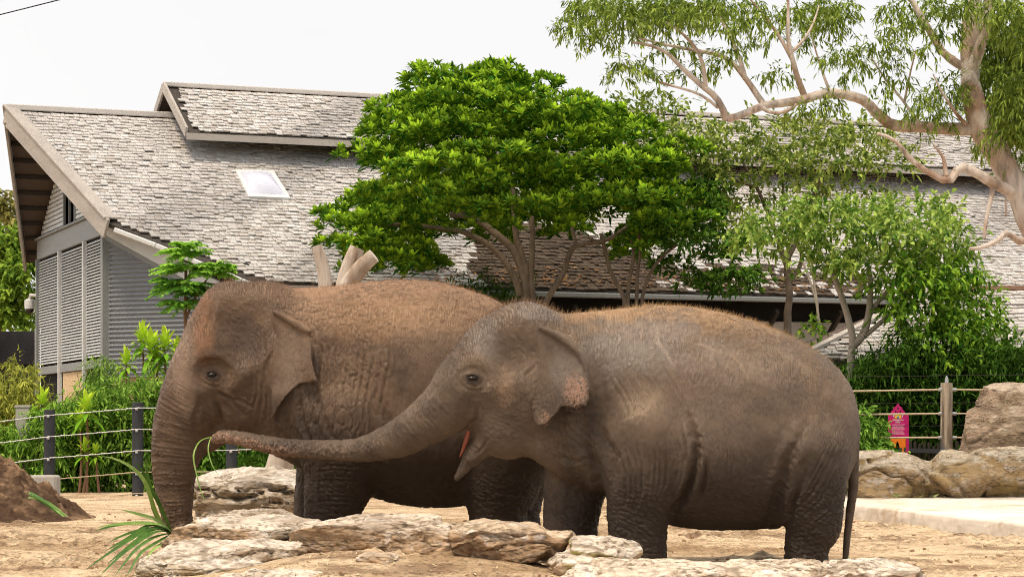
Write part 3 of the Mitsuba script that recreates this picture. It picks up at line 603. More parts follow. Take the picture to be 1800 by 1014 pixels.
rock('ledge_rock', 'lower layered rock at the left bottom corner under the green leaves', [E(215, 575, 942, 1070, 18.5, .42, 3.2), E(205, 500, 965, 1070, 18.3, .4, 3), E(330, 720, 1000, 1080, 17.4, .35, 3)], .017, 7, .05, .055, .04, 2.6, mossw=.45, brown=(.30, .22, .145), seams=[([(240, 1000), (340, 985), (450, 975), (540, 975)], .05, .025), ([(300, 1013), (420, 1003), (540, 1010)], .05, .025)], SEAMY=18.2)
rock('ledge_rock', 'flat middle rock between the pale left rock and the brown rock, sand lapping over it', [E(490, 830, 898, 990, 18.8, .5, 4), E(640, 880, 915, 1000, 18.5, .45, 4)], .017, 11, .035, .022, .02, 1.8, mossw=.1, pale=(.68, .58, .47), seams=[([(560, 945), (680, 952), (800, 940)], .06, .03)], SEAMY=18.4)
rock('ledge_rock', 'brown wedge shaped rock with a dark front face under the front elephant', [E(775, 990, 913, 985, 18.2, .42, 4), E(930, 1016, 928, 985, 18.25, .35, 3)], .015, 17, .04, .02, .035, 3, mossw=.35, pale=(.58, .46, .33), brown=(.27, .175, .105), top_pale=.75)
rock('ledge_rock', 'small rounded stone lying on the sand at the foot of the middle rock', [E(625, 705, 968, 1000, 17.75, .16, 2.3)], .014, 19, .025, .01, .02, 3, mossw=.0, pale=(.62, .50, .37))
rock('ledge_rock', 'mossy pale boulder below the front leg of the right elephant', [E(980, 1135, 943, 1030, 17.9, .42, 3.2), E(955, 1070, 970, 1030, 17.7, .3, 3)], .016, 23, .04, .04, .04, 2.8, moss=(.20, .165, .04), mossw=.9)
rock('ledge_rock', 'wide flat cream slab along the bottom edge right of the mossy boulder', [E(960, 1350, 977, 1070, 17.45, .55, 4), E(1190, 1490, 983, 1070, 17.45, .5, 4)], .017, 29, .035, .035, .03, 2.2, mossw=.1, pale=(.70, .60, .48))
rock('ledge_rock', 'low mottled rock at the bottom edge in front of the hind leg and tail', [E(1395, 1660, 983, 1070, 17.4, .45, 3.6)], .016, 31, .045, .04, .04, 2.6, mossw=.4)
rock('boulder', 'layered grey boulder with dark horizontal cracks behind the hanging trunk', [E(330, 565, 822, 930, 24.0, .7, 2.8), E(360, 550, 816, 905, 24.2, .7, 3)], .030, 37, .07, .11, .05, 1.9, brown=(.34, .27, .19), pale=(.60, .54, .46), mossw=.2,
     seams=[([(395, 880), (440, 872), (530, 868)], .10, .035), ([(400, 862), (450, 845), (520, 848)], .08, .03), ([(430, 895), (510, 893)], .09, .03), ([(350, 860), (400, 852)], .06, .025)], SEAMY=24)
rock('boulder', 'long low tan boulder wall left of the post, dark hollows in its face', [E(1470, 1650, 797, 885, 32.4, .8, 2.8), E(1430, 1580, 784, 850, 32.8, .8, 2.6), E(1550, 1700, 806, 880, 32.5, .7, 2.8)], .026, 41, .08, .012, .08, 1.7, brown=(.35, .24, .125), pale=(.62, .52, .39), moss=(.24, .18, .05), mossw=.6,
     seams=[([(1545, 815), (1560, 832), (1600, 840)], .12, .03), ([(1530, 850), (1545, 838), (1552, 860)], .12, .035), ([(1585, 830), (1630, 828)], .08, .03)], SEAMY=32)
rock('boulder', 'rounded tan boulder with a diagonal crack below the tall boulder at the right edge', [E(1615, 1750, 790, 880, 32.3, .8, 3), E(1690, 1880, 781, 880, 32.4, .9, 3.2)], .026, 43, .05, .008, .03, 1.3, brown=(.36, .25, .125), pale=(.62, .52, .38), moss=(.27, .21, .06), mossw=.5,
     seams=[([(1738, 800), (1733, 822), (1720, 848)], .12, .03), ([(1730, 824), (1765, 815), (1800, 804)], .11, .03)], SEAMY=32)
rock('boulder', 'tall square brown boulder at the right edge of the picture', [E(1690, 1970, 672, 850, 34.3, 1.0, 6), E(1700, 1900, 674, 760, 34.5, .9, 4)], .03, 47, .06, .008, .03, 1.1, lichen=.15, rough=.45, brown=(.27, .20, .145), pale=(.46, .385, .30), mossw=.2, top_pale=.8,
     seams=[([(1697, 722), (1740, 712), (1790, 690), (1830, 680)], .13, .035), ([(1703, 788), (1750, 775), (1810, 755)], .12, .035), ([(1725, 780), (1727, 800)], .10, .03), ([(1745, 690), (1750, 740), (1755, 780)], .04, .05)], SEAMY=34)
# pale concrete slab with a rounded kerb
def slabtop(p, n, uv):
    a = mikit.fbm(p.x * 1.2, p.y * 1.0, 3.0, 4); b = mikit.fbm(p.x * 9, p.y * 9, p.z * 9, 3)
    c = mikit.mix((.50, .42, .335), (.66, .60, .52), mikit.smoothstep(.3, .65, a * .6 + b * .4)); return mikit.mix(c, mi.Color3f(.38, .25, .14), mikit.smoothstep(.58, .72, mikit.fbm(p.x * .8, p.y * 2.2, 8.0, 3)) * .6)
mat('pale_slab', mikit.proc(slabtop), .9, .15, mikit.proc(lambda p, n, uv: mikit.fbm(p.x * 14, p.y * 14, p.z * 14, 4), eps=.005), .03)
def platform(name, label, edge, z, inner, seed):
    """A low slab: its front edge as picture points on the ground, a rounded nose, and a flat top back to the distance inner."""
    ed = []
    for px, py in edge: Y = EYE * F / (py - HOR); ed.append((PX(px, Y), Y))
    ed = spline(np.array(ed), 90); prof = [(0, -.05), (.01, z * .5), (.05, z * .85), (.14, z), (.5, z + .01), (1.2, z + .012)]
    rows = [np.stack([ed[:, 0], ed[:, 1] + o, np.full(90, zz)], 1) for o, zz in prof] + [np.stack([ed[:, 0] * (inner / ed[:, 1]), np.full(90, inner), np.full(90, z + .02)], 1)]
    extra = []
    for t in np.linspace(.06, .94, 14): extra.append(rows[-2] * (1 - t) + rows[-1] * t)
    rows = rows[:-1] + extra + rows[-1:]; v = np.array(rows); v[..., :] += ((meshkit.fbm(v * 3, 3, seed) - .5) * .05)[..., None] * np.array([.5, 1, .7])
    R, C = v.shape[:2]; ii = (np.arange(R - 1)[:, None] * C + np.arange(C - 1)).ravel()
    t = thing(name, label, 'slab'); obj('top', mesh(v.reshape(-1, 3), np.vstack([np.stack([ii, ii + 1, ii + C + 1], 1), np.stack([ii, ii + C + 1, ii + C], 1)])), 'pale_slab', t, smooth=True); return t
platform('stone_platform', 'pale flat platform with a worn kerb at the right, in front of the boulders', [(1180, 905), (1400, 905), (1490, 909), (1560, 917), (1640, 928), (1720, 938), (1800, 949), (1900, 960)], .16, 33.5, 3)
platform('stone_platform', 'second paler slab rising behind the first one by the right boulder', [(1640, 886), (1690, 888), (1740, 889), (1800, 890), (1900, 891)], .24, 34.2, 5)
# leaf scraps at the foot of the boulder wall
# the heap of brown soil
hp = thing('soil_heap', 'big heap of crumbly brown soil at the left edge', 'soil heap')
HY = 29.5; cx_, cy_ = PX(-150, HY), HY
rr, aa = np.meshgrid(np.linspace(0, 1, 120), np.linspace(0, 2 * np.pi, 260, endpoint=False), indexing='ij')
X_, Y_ = cx_ + rr * np.cos(aa) * 2.32, cy_ + rr * np.sin(aa) * 2.1; q = np.stack([X_, Y_, X_ * 0], -1)
Z_ = 1.62 * np.clip(1 - rr - .14 * (meshkit.fbm(q * 1.5, 3, 3) - .5), 0, 1) ** 1.15 - .04 + (.14 * (meshkit.fbm(q * 4, 4, 5) - .5) + .30 * np.maximum(meshkit.fbm(q * 10, 3, 6) - .48, 0)) * sstep(1.0, .85, rr)
v = np.stack([X_, Y_, Z_], -1).reshape(-1, 3); i_, j_ = np.meshgrid(np.arange(119), np.arange(260), indexing='ij'); a, b = (i_ * 260 + j_).ravel(), (i_ * 260 + (j_ + 1) % 260).ravel()
f1 = meshkit.fbm(v * 1.4, 3, 8); f2 = meshkit.fbm(v * 9, 3, 9)
c = mixc((.075, .046, .029), (.33, .21, .125), np.clip(sstep(.40, .62, f1 * .6 + f2 * .3 + .16 * v[:, 2]) + .3 * (f2 - .5), 0, 1))
obj('soil', mesh(v, np.vstack([np.stack([a, a + 260, b], 1), np.stack([b, a + 260, b + 260], 1)])), 'soil_clods', hp, smooth=True, color=c)
# ---------------------------------------------------------------- sawn dead trunks behind the rear elephant
mat('dead_wood', mikit.proc(lambda p, n, uv: mikit.mix(mikit.mix((.34, .27, .21), (.62, .55, .48), mikit.fbm(p.x * 9, p.y * 9, p.z * 1.4, 4)), mi.Color3f(.24, .15, .09), mikit.smoothstep(.55, .75, mikit.fbm(p.x * 5, p.y * 5, p.z * .9, 3)) * .8)), .85, .15, mikit.proc(lambda p, n, uv: mikit.fbm(p.x * 30, p.y * 30, p.z * 3, 3), eps=.004), .03)
lg = thing('dead_tree', 'sawn off dead tree with two pale stub branches behind the back of the left elephant', 'dead tree')
LY = 27.0
obj('trunk', tube(spline([P(560, 915, LY), P(580, 760, LY), P(596, 600, LY), P(606, 500, LY), P(628, 436, LY)], 40), np.linspace(.20, .088, 40), 20, .07, 4), 'dead_wood', lg, smooth=50)
obj('branch', tube(spline([P(606, 520, LY - .05), P(622, 487, LY - .1), P(658, 450, LY - .15)], 16), np.linspace(.115, .085, 16), 16, .05, 5), 'dead_wood', lg, smooth=50)
lg2 = thing('dead_tree', 'single leaning pale log with a sawn top left of the two stubs', 'dead tree')
obj('trunk', tube(spline([P(470, 905, 28), P(500, 790, 28), P(560, 600, 28), P(572, 510, 28), P(556, 433, 28)], 40), np.linspace(.19, .070, 40), 18, .07, 6), 'dead_wood', lg2, smooth=50)
# ---------------------------------------------------------------- the elephants
def skin_cracks(p):
    w = mikit.noise(p.x * 4, p.y * 4, p.z * 4) * 2.4 + mikit.noise(p.x * 13, p.y * 13, p.z * 13) * .8
    a, b, _ = mikit.voronoi(p.x * 19 + p.y * 13 + w, p.z * 66 - p.y * 21 + p.x * 12 + w * 1.5)      # lines that run across the legs
    c, d, _ = mikit.voronoi(p.x * 64 + p.y * 33 - p.z * 20 + w * 1.5, p.z * 18 - p.y * 11 + w)      # lines that run down the flank
    t = mikit.smoothstep(.38, .58, mikit.noise(p.x * 1.7, p.y * 1.7, p.z * 1.7) * .6 + .4 * mikit.smoothstep(.5, 1.0, p.z))
    return dr.lerp(mikit.smoothstep(0, .20, b - a), mikit.smoothstep(0, .20, d - c), t)
def skin_bump(p, n, uv):
    c, d, _ = mikit.voronoi(p.x * 84 + p.y * 40, p.z * 70 - p.y * 30)
    return skin_cracks(p) * .75 + mikit.smoothstep(0, .3, d - c) * .22
SKINB = mikit.proc(skin_bump, eps=.0025)
def skin_dirt(p, n, uv): return (1 - skin_cracks(p)) * (.11 + .42 * mikit.smoothstep(.42, .75, mikit.fbm(p.x * 2.2, p.y * 2.2, p.z * 2.2 + 9, 3)))
bsdf('elephant_skin', {'type': 'twosided', 'nested': {'type': 'bumpmap', 'arbitrary': SKINB, 'scale': .0078, 'nested': {'type': 'blendbsdf', 'weight': mikit.proc(skin_dirt), 'a_skin': {'type': 'principled', 'base_color': VC, 'roughness': .46, 'specular': .42}, 'b_dirt': {'type': 'principled', 'base_color': rgb((.035, .023, .016)), 'roughness': .8, 'specular': .2}}}})
mat('mouth_pink', (.24, .06, .03), .5, .4)
mat('hair_brown', VC, .6, .3)

def crease(v, nearside, Y, pts, depth, width):
    """Depth of a skin fold along a line of picture points, on the near flank."""
    L = np.array([[PX(a, Y), PZ(b, Y)] for a, b in pts])
    out = np.zeros(len(v)); lo, hi = L.min(0) - width * 4, L.max(0) + width * 4
    idx = np.nonzero(nearside & (v[:, 0] > lo[0]) & (v[:, 0] < hi[0]) & (v[:, 2] > lo[1]) & (v[:, 2] < hi[1]))[0]
    if len(idx):
        d, u = line_dist(v[idx][:, [0, 2]], L, True); d = d + (meshkit.fbm(v[idx] * 22, 2, 5) - .5) * width * 1.2
        x = d / width
        depth = depth * np.clip(np.sin(np.pi * np.clip(u, .02, .98)), 0, 1) ** .7; out[idx] = -depth * np.exp(-x * x) + depth * .55 * np.exp(-((x - 2.2) / 1.1) ** 2)
    return out
def surf_y(fd, x, z, Y):
    ys = np.linspace(Y - 1.2, Y + .2, 700); p = np.stack([np.full(700, x), ys, np.full(700, z)], 1)
    return ys[np.argmax(fd(p) < 0)]

def build_elephant(spec):
    Y, S = spec['Y'], spec['Y'] / F
    def Q(px, py, dy=0.0): return np.array([PX(px, Y), Y + dy, PZ(py, Y)])
    fd = Field()
    # barrel: top line, belly line and half width along the body
    B = np.array(spec['barrel'], float); bx = PX(B[:, 0], Y); bt, bb, bw = PZ(B[:, 1], Y), PZ(B[:, 2], Y), B[:, 3]
    it, ib, iw = (PchipInterpolator(bx, k) for k in (bt, bb, bw))
    def barrel(p):
        x = np.clip(p[:, 0], bx[0], bx[-1]); t, b, w = it(x), ib(x), iw(x); h = (t - b) / 2
        ze = (p[:, 2] - (t + b) / 2) / h; ze = np.clip(ze, -3, 3)
        # flanks fullest below the middle, the spine a narrow ridge
        wz = w * (1 - .18 * sstep(-.1, 1.0, ze) - .10 * sstep(.45, 1.0, ze))
        et = np.abs(p[:, 1] - Y) / wz
        r = (et ** 2.25 + np.abs(ze) ** 2.25) ** (1 / 2.25)
        f = (r - 1) * np.minimum(h, w) * .85
        out = np.maximum(bx[0] - p[:, 0], p[:, 0] - bx[-1])
        return np.where(out > 0, np.maximum(f, out), f)
    fd.add(barrel, [bx[0], Y - bw.max(), bb.min()], [bx[-1], Y + bw.max(), bt.max()], .05)
    for c, r, k in spec['body_ell']: fd.ell(Q(*c), np.array(r), k)
    for leg in spec['legs']:
        k0 = leg[0]
        pts = [(*Q(a, b, dy), r * S) for a, b, r, dy in leg[1:]]
        fd.chain(pts, k0)
    for c, r, k, tilt in spec['head_ell']: fd.ell(Q(*c), np.array([r[0] * S, r[1], r[2] * S]), k, tilt=tilt)
    for a, b, ra, rb, k, sy in spec['cones']: fd.cone(Q(*a), Q(*b), ra * S, rb * S, k, sy)
    tp = np.array([(*P(a, b, yy), r * yy / F) for a, b, r, yy in spec['trunk']])
    tr = fd.chain(tp, .06)
    for c, r, k in spec['cuts']:
        fd.ell(Q(*c), np.array([r[0] * S, r[1], r[2] * S]), k, cut=True)
        fd.ell(Q(c[0], c[1], -c[2]), np.array([r[0] * S, r[1], r[2] * S]), k, cut=True)
    # eye lids: a bulge in the socket
    ex, ez = PX(spec['eye'][0], Y), PZ(spec['eye'][1], Y)
    ys = surf_y(fd, ex, ez, Y)
    for s in (ys, 2 * Y - ys):
        sg_ = 1 if s < Y else -1
        fd.ell([ex, s + sg_ * .004, ez], [.082, .038, .066], .02)
        lid = np.array([[ex + .085 * math.cos(a_), s - sg_ * (.030 - .02 * abs(math.cos(a_))), ez + .004 + .042 * math.sin(a_) - .014 * math.cos(a_), .013] for a_ in np.linspace(.15, math.pi - .1, 9)]); fd.chain(lid, .012)
        lid = np.array([[ex + .095 * math.cos(a_), s - sg_ * (.020 - .02 * abs(math.cos(a_))), ez - .004 + .060 * math.sin(a_) - .014 * math.cos(a_), .011] for a_ in np.linspace(math.pi + .2, 2 * math.pi - .1, 9)]); fd.chain(lid, .015)
    # ears: thin plates, with a rolled upper rim
    poly = np.array([[PX(a, Y), PZ(b, Y)] for a, b in spec['ear']]); exy = spec['ear_y']
    x0, x1 = poly[:, 0].min(), poly[:, 0].max(); z0, z1 = poly[:, 1].min(), poly[:, 1].max()
    def ear_surface(x, z):
        t = np.clip((x - x0) / (x1 - x0), -.2, 1.2); u = np.clip((z - z0) / (z1 - z0), -.2, 1.2)
        wav = .022 * np.sin(t * 8 + u * 3.5) * sstep(.9, .1, u) * t + .012 * np.sin(t * 15 + 1) * sstep(.5, 0, u)
        return exy[0] + (exy[1] - exy[0]) * np.abs(t) ** spec['ear_exp'] * np.sign(t) + exy[2] * (1 - u) + wav + .05 * np.sin(np.pi * np.clip(t, 0, 1)) * sstep(0, .6, u) * -.6
    def ear(sgn):
        def fn(p):
            d2 = poly_dist(p[:, [0, 2]], poly); d3 = np.abs((p[:, 1] - Y) * -sgn - ear_surface(p[:, 0], p[:, 2])) - .0125
            return np.maximum(d2 + .006, d3 * .93)
        return fn
    rim = np.array([(PX(a, Y), PZ(b, Y), r * S) for a, b, r in spec['rim']])
    for sgn in (1, -1):
        yy = sorted([Y - sgn * (exy[0] - .1), Y - sgn * (exy[1] + exy[2] + .16)])
        fd.add(ear(sgn), [x0, yy[0], z0], [x1, yy[1], z1], .022)
        ry = Y - sgn * (ear_surface(rim[:, 0], rim[:, 1]) + .018)
        fd.chain(np.stack([rim[:, 0], ry, rim[:, 1], rim[:, 2]], 1), .012)
    lo = np.array([min(bx[0], tp[:, 0].min()) - .3, min(Y - .95, tp[:, 1].min() - .2), -.04])
    lo[0] = min(lo[0], PX(spec['xmin'], Y)); hi = np.array([PX(spec['xmax'], Y) + .1, max(Y + .95, tp[:, 1].max() + .25), PZ(spec['ymin'], Y) + .12])
    v, f = fd.mesh(lo, hi, spec.get('h', .0125))
    m = trimesh.Trimesh(v, f, process=False)
    parts = trimesh.graph.connected_component_labels(m.face_adjacency, node_count=len(f))
    f = f[parts == np.bincount(parts).argmax()]; used = np.unique(f); re = np.full(len(v), -1); re[used] = np.arange(len(used)); v, f = v[used], re[f]
    for _ in range(3):                                                # light smoothing
        a = np.zeros_like(v); c = np.zeros(len(v))
        for i, j in ((0, 1), (1, 2), (2, 0)):
            np.add.at(a, f[:, i], v[f[:, j]]); np.add.at(c, f[:, i], 1); np.add.at(a, f[:, j], v[f[:, i]]); np.add.at(c, f[:, j], 1)
        v = v + .5 * (a / c[:, None] - v)
    # ---- regions
    n = normals(v, f); near = n[:, 1] < .35
    td, ti = cKDTree(tr[:, :3]).query(v); ds = np.r_[0, np.cumsum(np.linalg.norm(np.diff(tr[:, :3], axis=0), axis=1))]; ts = ds[ti]
    wt = sstep(.045, .0, td - tr[ti, 3] - .01) * sstep(spec['tr_on'], spec['tr_on'] + .35, ts)
    px = v[:, 0] / Y * F + 900; py = HOR - (v[:, 2] - EYE) / Y * F     # the skin's own side-on coordinates, in units of about 5 mm
    earm = sstep(.03, .0, poly_dist(v[:, [0, 2]], poly)) * sstep(-.035, .01, np.abs(v[:, 1] - Y) - ear_surface(v[:, 0], v[:, 2]))
    head = sstep(spec['neck'] + 15, spec['neck'] - 25, px) * (1 - wt)
    legw = sstep(spec['leg_top'], spec['leg_top'] + 90, py)
    # ---- wrinkles
    wv = meshkit.fbm(v * 2.2, 3, 2)[:, None] - .5
    def cracks(q, lo_, hi_, s): a, b = vor3(q, s); return sstep(lo_, hi_, b - a) - 1
    ang = spec['grain']                                                # direction of the flank's lines
    c0, s0 = math.cos(ang), math.sin(ang)
    along, across = v[:, 0] * c0 + v[:, 2] * s0, -v[:, 0] * s0 + v[:, 2] * c0
    q = np.stack([along * 7, v[:, 1] * 9, across * 26], 1) + wv * 2.6
    flank = cracks(q, 0, .30, 1)
    qv = np.stack([v[:, 0] * 32, v[:, 1] * 22, v[:, 2] * 7], 1) + wv * 3.0
    upright = cracks(qv, 0, .28, 2)
    ql = np.stack([v[:, 0] * 12, v[:, 1] * 12, v[:, 2] * 27 + v[:, 0] * 6], 1) + wv * 3.2
    legc = cracks(ql, 0, .34, 3)
    qh = np.stack([v[:, 0] * 20, v[:, 1] * 20, v[:, 2] * 20], 1) + wv * 3.0
    headc = cracks(qh, 0, .30, 4)
    t = tr[ti, :3]; rel = v - t; th = np.arctan2(rel[:, 1], rel[:, 2] + 1e-6)
    fr = 34 + 22 * sstep(0, ds[-1], ts)
    qt = np.stack([ts * fr, np.cos(th) * 1.3, np.sin(th) * 1.3], 1) + wv * np.array([2.0, 1, 1])
    ring = cracks(qt, 0, .42, 5)
    big = np.abs(meshkit.fbm(np.stack([v[:, 0] * 9, v[:, 1] * 5, v[:, 2] * 2.2], 1) + wv * 2, 2, 12) - .5)
    upw = np.clip(sstep(spec['up'][0], spec['up'][1], px) * sstep(spec['up'][3], spec['up'][2], px), 0, 1) * sstep(spec['up'][4], spec['up'][4] + 60, py)
    body = (1 - wt) * (1 - head) * (1 - earm)
    D = body * ((1 - legw) * (.0045 * flank * (1 - upw) * (.35 + 1.1 * meshkit.fbm(v * 1.7, 2, 41)) + .010 * upright * upw) + legw * .010 * legc)
    D += head * (1 - earm) * (.0050 * headc + .009 * upright * sstep(spec['neck'] - 60, spec['neck'], px)) + wt * .012 * ring * (.5 + .6 * sstep(0, .8, ts / ds[-1]))
    D += body * (.005 * upw * -sstep(.06, 0, big) + .010 * (meshkit.fbm(v * 5, 3, 6) - .5))
    D += earm * .003 * (meshkit.fbm(v * 14, 3, 7) - .5)
    for pts, depth, width in spec['creases'] + spec['fine']: D += crease(v, near & (earm < .5), Y, pts, depth, width)
    er = np.hypot((v[:, 0] - ex) * 1.0, (v[:, 2] - ez) * 1.25) + (meshkit.fbm(v * 16, 2, 13) - .5) * .02
    sock = sstep(.19, .10, er) * (np.abs(v[:, 1] - Y) > .1) * (1 - wt * .5)
    D += sock * (.0045 * np.cos(er * 2 * np.pi / .050 + .8 * np.sin(np.arctan2(v[:, 2] - ez, v[:, 0] - ex) * 2)) * sstep(.03, .06, er) * (.35 + .65 * sstep(.04, -.06, v[:, 2] - ez)) - .003)
    slit = np.hypot((v[:, 0] - ex + .008) / .050, ((v[:, 2] - ez - .010) + .15 * (v[:, 0] - ex)) / .021)
    D -= .020 * sstep(1.25, .55, slit) * (np.abs(v[:, 1] - Y) > .1)
    clodm = sstep(.15, .75, n[:, 2]) * body * sstep(spec['clod'][0], spec['clod'][0] + 60, px)
    cl = np.maximum(meshkit.fbm(v * 26, 3, 21) - .45, 0)
    D += clodm * spec['clod'][1] * cl
    keep = (v[:, 2] > .03)
    v = v + n * (D * keep)[:, None]
    # ---- pigment, dust and painted shade
    n2 = normals(v, f)
    fb1, fb2, fb3 = meshkit.fbm(v * 1.5, 4, 61), meshkit.fbm(v * 6, 4, 62), meshkit.fbm(v * 30, 2, 63)
    base = mixc(spec['dark'], spec['lite'], np.clip(.5 + 1.5 * (fb1 - .5) + .9 * (fb2 - .5) + .35 * (fb3 - .5), 0, 1))
    base = mixc(base, spec['low'], sstep(PZ(spec['low_z'][0], Y), PZ(spec['low_z'][1], Y), v[:, 2]) * (1 - wt) * (1 - head) * .9)      # belly shade painted into the colour of the lower body
    dust = sstep(.05, .8, n2[:, 2] * .75 + (fb2 - .5) * 1.2) * body * sstep(PZ(spec['dust_z'][1], Y), PZ(spec['dust_z'][0], Y), v[:, 2])
    base = mixc(base, spec['dust'], np.clip(dust * spec['dust_w'], 0, 1))
    base = mixc(base, np.asarray(spec['dust']) * .45, clodm * sstep(.02, .08, cl) * .65 * (fb2 > .5))
    for (a, b), (ra, rb), colr, w in spec['patches']:
        d = np.hypot((px - a) / ra, (py - b) / rb) + (fb2 - .5) * 1.9 + (fb1 - .5) * .9
        base = mixc(base, np.asarray(colr) * (.8 + .5 * fb3)[:, None], sstep(1.45, .25, d) * w * near)
    for pts, wid, colr, w in spec['scars']:
        L = np.array([[PX(a, Y), PZ(b, Y)] for a, b in pts]); d, u = line_dist(v[:, [0, 2]], L, True); d = d + (fb2 - .5) * .05 + (fb3 - .5) * .03
        base = mixc(base, colr, sstep(wid, wid * .2, d) * w * .65 * near * np.sin(np.pi * np.clip(u, .02, .98)) ** .5 * (.6 + .8 * fb3))
    spk = meshkit.noise(v * 75, 5)
    edark = sstep(1.5, .8, np.hypot((v[:, 0] - ex) / .062, (v[:, 2] - ez) / .045)) * near; base = mixc(base, (.045, .032, .024), edark * .75)
    pink = np.zeros(len(v))
    for a, b, ra, rb in spec['pink']:
        pink = np.maximum(pink, sstep(1.2, .3, np.hypot((px - a) / ra, (py - b) / rb) + (fb2 - .5) * .7))
    if spec['trunk_pink']:
        u = ts / ds[-1]
        pink = np.maximum(pink, wt * sstep(.58, .78, u) * sstep(.35, -.45, rel[:, 2] / tr[ti, 3] - .9 * sstep(.75, 1, u) + (fb2 - .5)))
    base = mixc(base, (.40, .235, .165), pink * sstep(.38, .6, spk + .22 * pink - .12) * .75)
    body_key = obj('body', mesh(v, f), 'elephant_skin', spec['key'], smooth=True, color=base)
    # ---- eye
    for s in (-1, 1):
        yy = surf_y(fd, ex, ez, Y); yy = yy if s < 0 else 2 * Y - yy
        e = trimesh.creation.icosphere(subdivisions=3, radius=1.0); e.vertices = e.vertices * [.044, .024, .020]
        t_ = .15
        e.vertices = e.vertices @ np.array([[math.cos(t_), 0, math.sin(t_)], [0, 1, 0], [-math.sin(t_), 0, math.cos(t_)]]) + [ex - .008, yy + s * -.012, ez + .010]
        if s < 0: obj('eye', e, 'eye_dark', spec['key'], smooth=True)
        else: obj('eye', e, 'eye_dark', spec['key'], smooth=True)
    # ---- hair along the back and the head
    rg = np.random.default_rng(spec['seed'])
    fi = rg.choice(len(f), spec['hair_n'] * 22); w_ = rg.dirichlet([1, 1, 1], len(fi)); p = (v[f[fi]] * w_[..., None]).sum(1); nn = nrm((n2[f[fi]] * w_[..., None]).sum(1))
    hx = p[:, 0] / Y * F + 900; hm = (1 - wt[f[fi, 0]]) * (1 - earm[f[fi, 0]])
    top = it(np.clip(p[:, 0], bx[0], bx[-1]))
    dome = sstep(spec['neck'] + 30, spec['neck'] - 50, hx)
    pr = (sstep(.66, .97, nn[:, 2]) ** 1.5 + .22 * dome * sstep(.25, .7, nn[:, 2])) * hm * (p[:, 2] > PZ(spec['hair_low'], Y))
    sel = np.nonzero(rg.random(len(fi)) < pr)[0][:spec['hair_n']]
    p, nn, dome = p[sel], nn[sel], dome[sel]; L = (.018 + .042 * rg.random(len(sel)) ** 2.5) * (1 + .6 * dome)
    dr_ = nrm(nn + rg.normal(0, .30, nn.shape) + np.array([.35, 0, .1])); side = nrm(np.cross(dr_, [0, 1, 0.1])) * .0011
    tip = p + dr_ * L[:, None]; hv = np.stack([p - side - dr_ * .004, p + side - dr_ * .004, tip], 1).reshape(-1, 3)
    hc = np.repeat(mixc(mixc(spec['hair'][0], spec['hair'][1], rg.random(len(sel))), spec['hair'][2], dome * (rg.random(len(sel)) < .8)), 3, 0)
    obj('hair', mesh(hv, np.arange(len(hv)).reshape(-1, 3)), 'hair_brown', spec['key'], color=hc, kind='stuff')
    # ---- tail
    if spec['tail']:
        tv = [(*P(a, b, Y + .02), r * S) for a, b, r in spec['tail']]
        s = spline(tv, 60); tm = tube(s[:, :3], s[:, 3], 14, .12, 3)
        c = mixc(np.array(spec['dark']) * .75, spec['lite'], .25 + .5 * meshkit.fbm(np.array(tm.vertices) * 12, 3, 4))
        tk = obj('tail', tm, 'elephant_skin', spec['key'], smooth=True, color=c)
        e = s[-1, :3]; k = rg.random((90, 3)); b0 = s[-1 - (k[:, 0] * 14).astype(int), :3]
        tp_ = b0 + np.stack([rg.normal(-.012, .022, 90), rg.normal(0, .02, 90), -.05 - .12 * k[:, 1]], 1); sd = np.array([.002, 0, 0])
        obj('tail_hair', mesh(np.stack([b0 - sd, b0 + sd, tp_], 1).reshape(-1, 3), np.arange(270).reshape(-1, 3)), 'hair_brown', tk, color=np.full((270, 3), .02), kind='stuff')
    return fd, tr

